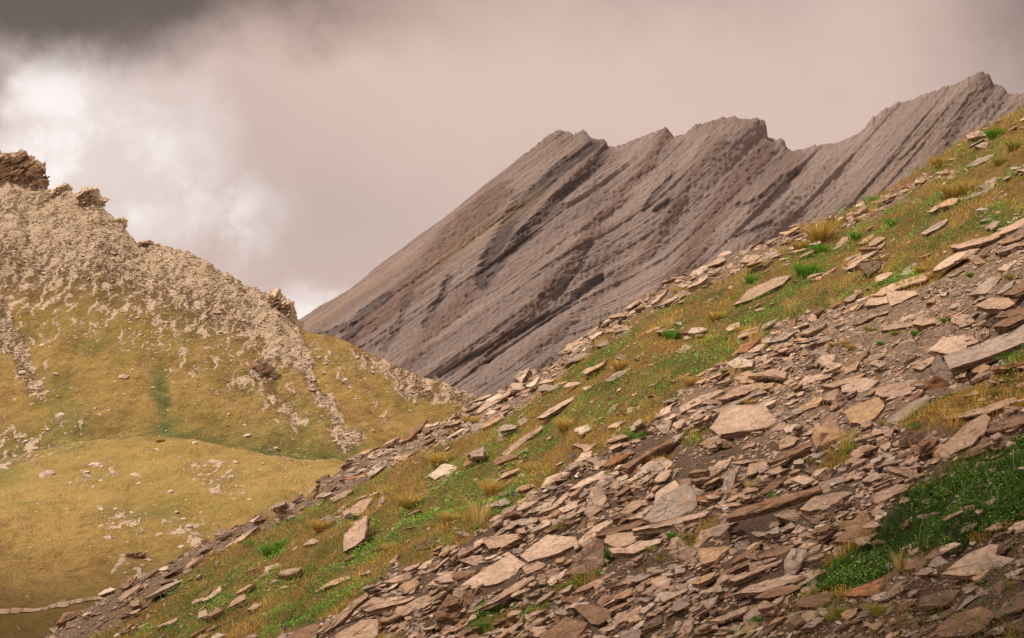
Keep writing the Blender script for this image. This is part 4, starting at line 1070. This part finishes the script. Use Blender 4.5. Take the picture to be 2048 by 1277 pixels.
# crags along the crest of the hillside --------------------------------------
def crag(poly, label, base, depth=8.0, n=60, size=(14, 34), tilt=.42):
    poly = P(poly); r = np.random.default_rng(int(poly.sum())); a, b = poly.min(0), poly.max(0)
    cu = poly[:, 0].mean(); Y0 = np.interp(cu, [-480, 0, 300, 585, 700, 960, 1400], [600, 560, 520, 470, 455, 425, 400])
    Vs, f3, f4, Es = [], [], [], []; bb = 0; k = 0; tries = 0
    org = np.array([(cu - PW / 2) / F * Y0, Y0, (PH / 2 - b[1]) / F * Y0])
    while k < n and tries < 4000:
        tries += 1
        u = r.uniform(a[0], b[0]); v = r.uniform(a[1], b[1])
        if not inpoly(poly, np.array([u]), np.array([v]))[0]: continue
        L_ = r.uniform(*size) * .5; T = L_ * r.uniform(.22, .42)
        c, s_ = math.cos(tilt), math.sin(tilt)
        if not inpoly(poly, np.array([u + L_ * .75 * c]), np.array([v - L_ * .75 * s_]))[0]:
            u -= L_ * .6 * c; v += L_ * .6 * s_
        Y = Y0 + r.uniform(-.22, .1) * depth + (v - b[1]) * .02
        m = Y / F
        V, F3, F4, E = slab_arrays(rand_poly(r, L_ * m, depth * r.uniform(.18, .4)), T * m, r, levels=3, spacing=L_ * m * .22, rough=1.5)
        t_ = tilt + r.normal(0, .12); c, s_ = math.cos(t_), math.sin(t_)
        Rm = np.array([[c, 0, -s_], [0, 1, 0], [s_, 0, c]]); x_ = r.normal(.25, .12); Rx = np.array([[1, 0, 0], [0, math.cos(x_), -math.sin(x_)], [0, math.sin(x_), math.cos(x_)]])
        pos = np.array([(u - PW / 2) * m, Y, (PH / 2 - v) * m]) - org
        Vs.append(V @ (Rm @ Rx).T + pos); f3.append(F3 + bb); f4.append(F4 + bb); Es.append(E); bb += len(V); k += 1
    # solid heart of the crag
    m = Y0 / F; q = np.column_stack([(poly[:, 0] - cu) * m, (b[1] - poly[:, 1]) * m])
    V, F3, F4, E = slab_arrays(q, depth * 1.1, r, levels=5, spacing=3 * m, rough=.9)
    V = np.column_stack([V[:, 0], -V[:, 2] * 1.0, V[:, 1]]); V[:, 1] = V[:, 1] - depth * .15; V[:, 1] += .5 * fbm(V[:, 0] / m / 9 + V[:, 2] / m / 5, V[:, 2] / m / 3, 3, 77)
    Vs.append(V); f3.append(F3[:, ::-1] + bb); f4.append(F4[:, ::-1] + bb); Es.append(np.full(len(V), .35))
    V = np.concatenate(Vs); E = np.concatenate(Es)
    o = mk('rock_crag', V, [np.concatenate(f3), np.concatenate(f4)], cols=slab_color(base, E * .3, r), mat=MROCK, vecs=dict(loc=V * .35 + cu), sharp=35)
    o.location = org; tag(o, label, 'crag', 'rock crags along the crest of the left ridge')
crag('-80,306 0,308 55,303 62,320 76,326 79,338 66,345 84,350 85,362 80,370 86,380 84,392 60,395 30,405 0,415 -80,440', 'largest dark brown crag at the top left end of the ridge', (.56, .42, .31), 12, 330, (9, 30), .45)
crag('100,388 120,372 136,370 139,384 130,392 110,398 84,410', 'small leaning crag between the largest crag and the next two tower tops', (.62, .50, .385), 6, 70, (7, 17), .5)
crag('150,392 170,380 190,378 192,390 203,396 205,406 185,420 168,428 175,408', 'twin-topped crag in the upper part of the left ridge', (.62, .50, .385), 7, 120, (7, 18), .5)
crag('222,446 240,436 248,440 246,450 232,456 215,470', 'flat pointed crag on the ridge below the twin-topped one', (.62, .50, .385), 5, 50, (6, 15), .4)
crag('272,486 300,480 307,484 308,494 292,505 272,520 262,512', 'low crag at the notch halfway down the ridge', (.62, .50, .385), 6, 70, (6, 16), .5)
crag('535,590 556,583 560,598 580,606 584,628 586,640 596,652 575,656 560,640 545,618', 'bright tan crag where the ridge drops to the grassy saddle', (.66, .53, .41), 7, 160, (6, 17), .4)

# rubble on the hillside, nobody could count it
def hill_rubble():
    n = 60000; u = rng.uniform(-60, 980, n); tt = rng.uniform(3, 12.95, n)
    j = np.clip(np.searchsorted(HILL_U, u), 0, len(HILL_U) - 1); i = np.clip(np.searchsorted(HGRID['ts'], tt), 0, len(HGRID['ts']) - 1)
    X, Y, Z = HGRID['X'][i, j], HGRID['Y'][i, j], HGRID['Z'][i, j]; v = PH / 2 - F * Z / Y
    rock, green = hill_masks(HILL_U[j], v)
    cl = noise2(X / 16, Y / 16, 141)
    keep = rng.uniform(size=n) < np.clip(.07 + .4 * rock * (1 - .75 * (rock > .9)) + .22 * (cl > .3), 0, 1)
    X, Y, Z, rock = X[keep], Y[keep], Z[keep], rock[keep]; m = len(X)
    s = (1.5 + 4.5 * rng.uniform(size=m) ** 2) * (.7 + .45 * rock) * .5 * Y / F * (1 + 1.2 * (rng.uniform(size=m) < .06))
    nn = np.column_stack([rng.normal(-.1, .35, m), rng.normal(-.5, .3, m), np.ones(m)])
    C = np.array(COLS['p'])[None] * rng.uniform(.75, 1.15, (m, 1)); C[rng.uniform(size=m) < .25] = COLS['t']
    instance_merge(T_SML, rng.integers(0, 24, m), np.column_stack([X, Y, Z + s * .2]), frames(nn, rng.normal(-.1, .5, m)), np.column_stack([s * 1.3, s * .9, s * .5]), C, 'hillside_rubble', MROCK,
                   'pale broken stones strewn over the sunlit hillside', 'rubble')
hill_rubble()

# mountain --------------------------------------------------------------------
MTN = P('200,895 300,835 400,770 500,706 595,641 640,611 700,576 760,527 830,476 900,426 960,376 1020,330 1060,297 1095,268 1112,259 1125,257 1136,261 1146,268 1152,262 1162,258 1173,258 1178,266 1183,273 1196,276 1205,275 1211,282 1214,290 1222,292 1230,294 1243,289 1260,281 1290,268 1318,257 1330,253 1337,258 1342,266 1346,271 1370,265 1390,248 1420,241 1445,232 1452,234 1470,231 1477,237 1485,241 1510,235 1530,238 1534,252 1536,270 1550,277 1562,272 1570,284 1578,299 1600,298 1640,291 1670,287 1700,275 1722,264 1733,250 1746,234 1755,230 1764,221 1800,201 1826,196 1850,187 1880,178 1920,165 1940,154 1957,147 1977,147 1982,156 1986,166 2005,171 2013,181 2030,186 2048,185 2100,176 2200,190 2350,165 2600,200')
def mtn_material():
    m, t, b = new_mat('mountain_rock')
    q = ATT(t, 'strata').outputs['Vector']
    band = NOISE(t, MAP(t, q, (.018, .004, 1)), 1, 5, .65, .1); band2 = NOISE(t, MAP(t, q, (.05, .011, 1), loc=(7, 3, 0)), 1, 6, .7, .1)
    fine = NOISE(t, MAP(t, q, (.30, .035, 1)), 1, 5, .65, 0); grain = NOISE(t, MAP(t, q, (.22, .2, 1)), 1, 5, .7)
    dk = ATT(t, 'gully').outputs['Fac']; rd = ATT(t, 'rust').outputs['Fac']
    c = MIX(t, SS(t, band.outputs[0], .36, .64), (.245, .198, .190), (.325, .264, .248))
    c = MIX(t, SS(t, band2.outputs[0], .55, .72, 0, .6), c, (.165, .112, .10))
    c = MIX(t, SS(t, band2.outputs[0], .42, .30, 0, .4), c, (.31, .235, .19))
    c = MIX(t, M(t, 'MULTIPLY', rd, SS(t, grain.outputs[0], .3, .6)), c, (.16, .10, .085))
    c = MIX(t, M(t, 'MULTIPLY', dk, SS(t, grain.outputs[0], .28, .55)), c, (.085, .072, .078))  # gully shade put into the rock colour, on top of the carved depth
    tanb = ATT(t, 'ochre').outputs['Fac']
    c = MIX(t, M(t, 'MULTIPLY', tanb, SS(t, fine.outputs[0], .35, .6)), c, (.30, .205, .12))
    k = M(t, 'ADD', M(t, 'MULTIPLY', SS(t, fine.outputs[0], .3, .7), .16), M(t, 'ADD', M(t, 'MULTIPLY', SS(t, grain.outputs[0], .3, .7), .26), .82))
    mul = N(t, 'ShaderNodeCombineColor'); [L(t, k, mul.inputs[i]) for i in range(3)]
    c = MIX(t, 1.0, c, mul.outputs[0], 'MULTIPLY')
    crack = NOISE(t, MAP(t, q, (.09, .008, 1), loc=(3, 9, 0)), 1, 3, .5, .4)
    cr_ = SS(t, M(t, 'ABSOLUTE', M(t, 'SUBTRACT', crack.outputs[0], .5)), .004, .016, 1, 0)
    cr_ = M(t, 'MULTIPLY', cr_, SS(t, band.outputs[0], .45, .55))
    c = MIX(t, M(t, 'MULTIPLY', cr_, .55), c, (.10, .075, .07))
    L(t, c, b.inputs['Base Color'])
    h = M(t, 'ADD', M(t, 'MULTIPLY', fine.outputs[0], 1.0), M(t, 'ADD', M(t, 'MULTIPLY', band2.outputs[0], .8), M(t, 'MULTIPLY', grain.outputs[0], 1.1)))
    bp = N(t, 'ShaderNodeBump', i_Strength=.8, i_Distance=7.0); L(t, h, bp.inputs['Height']); L(t, bp.outputs[0], b.inputs['Normal'])
    return m
def build_mountain():
    us = np.arange(180, 2600, 2.0); cv = np.interp(us, MTN[:, 0], MTN[:, 1])
    rt = np.random.default_rng(31); e = 1040 + np.cumsum(rt.uniform(5, 34, 90)); hh = rt.uniform(0, 5.5, 90); ii = np.clip(np.searchsorted(e, us), 1, 89)
    cv = cv + (2.6 - hh[ii] * np.clip((us - e[ii - 1]) / (e[ii] - e[ii - 1]), 0, 1) ** 1.5 + 1.5 * fbm(us / 6, us * 0, 3, 201, .65)) * (us > 1050) + .8 * fbm(us / 14, us * 0, 2, 203) * (us <= 1000)
    k = 30; ker = np.hanning(2 * k + 1); ker /= ker.sum(); cvs = np.convolve(np.pad(cv, k, 'edge'), ker, 'valid')
    ts = np.concatenate([np.linspace(0, 1, 520), np.linspace(1.01, 1.8, 40)])[:, None]
    Yc = np.interp(us, [180, 600, 1130, 1500, 1980, 2600], [1500, 1650, 1900, 2000, 2150, 2300])[None]
    Yb = Yc - 650; zc = (PH / 2 - cv)[None] / F * Yc; zs = (PH / 2 - cvs)[None] / F * Yc; zb = np.full_like(zc, -150.0)
    f = np.clip(ts, 0, 1)
    Y = Yb + (Yc - Yb) * f; Z = zb + (zs - zb) * f ** 1.05 + (zc - zs) * sstep(ts, .955, 1.0)
    bk = np.maximum(ts - 1, 0); Y = Y + bk * 700; Z = Z - bk * 620
    U = np.broadcast_to(us, Y.shape); X = (U - PW / 2) / F * Y; v = PH / 2 - F * Z / Y
    kk = np.interp(U, [600, 1130, 1330, 1600, 2000, 2400], [1.38, 1.30, 1.02, .92, .80, .75])
    q = U + kk * (v - 260)
    al = v + .5 * U
    # tilted beds: long smooth slabs ending in a sharp break, cut by gullies
    qq = q + 9 * fbm(U / 90, v / 90, 3, 211)
    def saw(p, period, sharp):
        x = p / period; x = x - np.floor(x); return np.where(x < sharp, x / sharp, (1 - x) / (1 - sharp)) - .5
    per = 92.0
    def beds(p, mean, seed):
        """straight beds of uneven width: a long smooth back rising to the right, then a sharp break"""
        r = np.random.default_rng(seed); w = mean * r.uniform(.35, 1.9, 260); e = -600 + np.cumsum(w); h = r.uniform(.25, 1.3, 260)
        i = np.clip(np.searchsorted(e, p), 1, 259); f = (p - e[i - 1]) / (e[i] - e[i - 1])
        return h[i] * np.where(f > .92, (1 - f) / .08, f / .92) - .5, i
    q1 = q + 7 * noise2(al / 240, q / 400, 213)
    d1, i1 = beds(q1, 64.0, 71); m1 = .22 + .9 * sstep(noise2(al / 150 + i1 * 5.3, i1 * 1.7, 215), -.1, .5)
    q2 = q + .10 * (al - 500) + 4 * noise2(al / 130, q / 300, 217)
    d2, i2 = beds(q2, 27.0, 73); m2 = sstep(noise2(al / 90 + i2 * 7.1, i2 * 2.3, 219), -.15, .35)
    q3 = q - .06 * (al - 500) + 2 * noise2(al / 60, q / 100, 221)
    d3, i3 = beds(q3, 11.0, 75); m3 = sstep(noise2(al / 45 + i3 * 3.7, i3 * 2.9, 223), -.05, .3)
    d = 8.5 * d1 * m1 + 3.0 * d2 * m2 + 1.3 * d3 * m3
    jt = al / 46 + .8 * noise2(q / 35, al / 200, 261); jf = jt - np.floor(jt)
    d = d + 2.4 * (np.floor(jt * .5 + i2 * .37) % 2 - .5) * sstep(noise2(q / 50, al / 90, 263), 0, .35)
    d = d + 26 * fbm(q / 200, al / 600, 3, 227) + 2.2 * fbm(U / 10, v / 10, 4, 225, .6)
    gully = np.zeros_like(U); 
    for (pl, w, a) in ((P('1188,290 1130,330 1080,380 1030,430 990,500 960,560'), 17, 1.0), (P('1212,300 1180,345 1120,400 1060,460 1005,520 965,570'), 13, .9), (P('1040,400 1010,470 985,520'), 12, .6), (P('768,600 740,620 715,650 700,690'), 16, .9), (P('690,655 660,668 640,668'), 8, .8), (P('1345,350 1310,395 1290,420'), 7, .7),
                       (P('1340,405 1320,418 1310,425'), 7, .9), (P('1200,555 1130,610 1060,650 990,690 940,715 880,752'), 8, .95), (P('990,690 975,720'), 9, .8), (P('1590,350 1560,370 1530,400 1480,415'), 8, .8), (P('1540,455 1500,470 1470,478'), 6, .7), (P('1180,490 1160,540 1110,590'), 7, .6), (P('1940,200 1920,240 1900,280'), 12, .5), (P('900,560 880,600 850,650'), 8, .7), (P('1435,250 1405,300 1380,340'), 6, .35), (P('820,600 800,650 770,700'), 8, .5)):
        best = np.full(U.shape, 1e9)
        for (x0, y0), (x1, y1) in zip(pl[:-1], pl[1:]):
            L2 = (x1 - x0) ** 2 + (y1 - y0) ** 2; tt = np.clip(((U - x0) * (x1 - x0) + (v - y0) * (y1 - y0)) / L2, 0, 1)
            best = np.minimum(best, np.hypot(U - x0 - tt * (x1 - x0), v - y0 - tt * (y1 - y0)))
        best = best + 7 * fbm(q / 14, al / 40, 4, 231)
        gully = np.maximum(gully, a * (1 - sstep(best, w * .35, w * 1.15)))
    rib = np.zeros_like(U)
    for (pl, w, a) in ((P('1337,262 1292,330 1232,400 1182,460 1130,540 1060,620 950,740'), 15, 1.0), (P('1442,290 1372,370 1340,430 1300,500 1230,560 1100,680 1050,725'), 13, .8), (P('1532,300 1475,370 1420,440 1360,545 1290,640 1200,740'), 26, 1.0), (P('1210,285 1150,350 1070,440 1010,500'), 9, .7), (P('1980,160 1930,230 1880,300 1820,380'), 20, .7), (P('1000,385 930,450 850,540 760,640 690,700'), 34, 1.0), (P('960,560 880,650 800,740'), 20, .8), (P('1600,310 1540,380 1500,420'), 16, .6)):
        best = np.full(U.shape, 1e9)
        for (x0, y0), (x1, y1) in zip(pl[:-1], pl[1:]):
            L2 = (x1 - x0) ** 2 + (y1 - y0) ** 2; tt = np.clip(((U - x0) * (x1 - x0) + (v - y0) * (y1 - y0)) / L2, 0, 1)
            best = np.minimum(best, np.hypot(U - x0 - tt * (x1 - x0), v - y0 - tt * (y1 - y0)))
        best = best + .5 * w * fbm(q / 20, al / 45, 4, 233)
        rib = np.maximum(rib, a * (1 - sstep(best, w * .2, w * 1.2)))
    d = d + rib * (4 + 3 * fbm(U / 11, v / 11, 4, 235, .6))
    d = d - 7 * gully
    rust = np.clip(.5 + 1.3 * noise2(q / 45, al / 300, 241), 0, 1) * (1 - sstep(q, 1180, 1330)) * .5 + rib * .95
    ochre = sstep(noise2(q / 30, al / 90, 247), .42, .65) * .55 * sstep(noise2(q / 200, al / 200, 249), 0, .4)
    mg = np.exp(-((ts - 1) / .06) ** 2)
    d = d * (1 - .55 * mg) * (ts <= 1.0) * sstep(ts, 0, .05)
    Y = Y - d * .72; Z = Z + d * .3
    X = (U - PW / 2) / F * (Y + d * .72)
    V = np.stack([X, Y, Z], -1).reshape(-1, 3)
    st = np.stack([q, al, np.zeros_like(q)], -1).reshape(-1, 3)
    o = mk('mountain', V, [grid_faces(*Y.shape)], mat=mtn_material(), attrs=dict(gully=gully.ravel(), rust=np.clip(rust, 0, 1).ravel(), ochre=ochre.ravel()), vecs=dict(strata=st))
    tag(o, kind='structure')
build_mountain()

# valley floor out to the horizon
def build_valley():
    m, t, b = new_mat('valley_turf'); g = N(t, 'ShaderNodeNewGeometry').outputs['Position']; n = NOISE(t, g, .01, 5, .6)
    L(t, MIX(t, n.outputs[0], (.16, .13, .05), (.3, .22, .09)), b.inputs['Base Color'])
    a = np.linspace(0, 2 * np.pi, 65)[:-1]; V = [(0, 0, -155.0)] + [(9000 * math.cos(k), 9000 * math.sin(k), -155.0) for k in a]
    i = np.arange(64); tag(mk('valley_floor', np.array(V), [np.stack([np.zeros(64, int), 1 + i, 1 + (i + 1) % 64], 1)], mat=m), kind='structure')
build_valley()

# ------------------------------------------------------------------ labels: each one singles out its thing by look and by a landmark near it
ORD = ['', 'second', 'third', 'fourth', 'fifth', 'sixth', 'seventh', 'eighth', 'ninth', 'tenth', 'eleventh', 'twelfth', 'thirteenth', 'fourteenth', 'fifteenth']
SHORT = {'long thin tan plank jutting out at the upper edge of the scree': 'jutting tan plank', 'fan-shaped pale slab leaning at the upper edge of the scree': 'fan-shaped slab',
 'long pale slab in grass below the bright green tussocks': 'long pale slab below the tussocks', 'long thick grey block with a dark gap beneath its front': 'long thick grey block',
 'broad furrowed slab overhanging the dark hollow at the right': 'broad furrowed slab', 'biggest flat pale slab with a straight top edge lying on the gravel': 'biggest flat pale slab',
 'rounded pale boulder at the edge of the grass': 'rounded pale boulder', 'rugged orange and cream boulder standing among the slabs': 'rugged orange boulder', 'long brown slab jutting over a black hollow': 'slab over the black hollow',
 'long straight slab with a thick brown front edge': 'straight brown-edged slab', 'twin-topped whitish boulder above the green mat': 'twin-topped boulder', 'tall pointed grey-brown slab standing upright': 'tall upright slab',
 'wide smooth slab just left of the tall upright slab': 'wide smooth slab', 'tongue-shaped pale slab tipped on its end': 'tongue-shaped slab', 'narrow slab leaning out over a dark gap': 'leaning narrow slab',
 'brick-shaped brown block standing among flat slabs': 'brick-shaped block', 'long orange-tan slab in the grass left of the rocks': 'orange-tan slab in grass', 'log-like ribbed slab with dark grass beneath': 'log-like slab',
 'cracked pale slab below the dark green mat': 'cracked pale slab', 'oval brown slab in the lower right corner': 'oval brown slab', 'smooth pale slab at the tip of the dark green mat': 'slab at the mat tip',
 'longest pale stone lying bedded in the grass': 'longest bedded stone', 'dark blocky ledge on the skyline': 'dark skyline ledge', 'big tan slab with a bright green tuft at its upper end': 'big tan slab with tuft',
 'white stone on the rocky skyline strip': 'white skyline stone', 'pale lichened slab in the grass near the skyline on the right': 'pale lichened slab', 'blunt brown block at the bottom edge': 'blunt brown block', 'pale rock face with orange lichen patches': 'lichened rock face'}
LM = [(s['c'], SHORT[s['label']]) for s in SLABS if s['label'] in SHORT]
def where(du, dv):
    a = math.degrees(math.atan2(-dv, du)) % 360
    return ['right of', 'above right of', 'above', 'above left of', 'left of', 'below left of', 'below', 'below right of'][int(((a + 22.5) % 360) // 45)]
def auto_labels(items, lms):
    """items: (obj, u, v, looks)"""
    groups = {}
    for o, u, v, looks in items:
        ds = [math.hypot(u - c[0], v - c[1]) for c, _ in lms]; k = int(np.argmin(ds)); c, nm = lms[k]
        key = (looks, where(u - c[0], v - c[1]), nm)
        groups.setdefault(key, []).append((ds[k], o))
    for (looks, w, nm), l in groups.items():
        l.sort(key=lambda a: a[0])
        for i, (d, o) in enumerate(l):
            tail = '' if len(l) == 1 else ', nearest to it' if i == 0 else f', {ORD[i] if i < len(ORD) else "last"} nearest'
            o['label'] = f'{looks} {w} the {nm}{tail}'
items = []
for s in SLABS:
    o = s['o']; o['category'] = 'boulder' if s['name'] == 'boulder' else 'slab'
    o['group'] = 'broken rock slabs on the near slope'; o['kind'] = 'thing'
    if s['label']: o['label'] = s['label']; continue
    asp = s['w'] / max(s['h'], 1)
    size = 'large ' if s['w'] > 85 else 'small ' if s['w'] < 36 else ''
    shape = 'upright ' if s['kind'] in 'sv' else 'leaning ' if s['kind'] in 'kr' else 'thin ' if s['thick'] < 8 else 'thick ' if s['thick'] > 12.5 else 'narrow ' if asp > 3.2 else 'flat '
    items.append((o, s['c'][0], s['c'][1], f"{size}{shape}{TONE[s['tone']]} slab"))
auto_labels(items, LM)
auto_labels(THINGS, LM)
MLM = [(np.array([268, 1114]), 'dark brown meadow rock'), (np.array([319, 884]), 'orange hummock rock'), (np.array([515, 738]), 'tilted hillside outcrop'), (np.array([60, 1225]), 'dirt path'), (np.array([40, 380]), 'largest dark crag'), (np.array([575, 630]), 'bright tan crag'), (np.array([300, 500]), 'low crag at the notch')]
auto_labels([(o, u, v, ('large ' if s > 22 else 'small ' if s < 11 else 'mid-sized ') + 'pale boulder') for o, u, v, s in BTH], MLM)
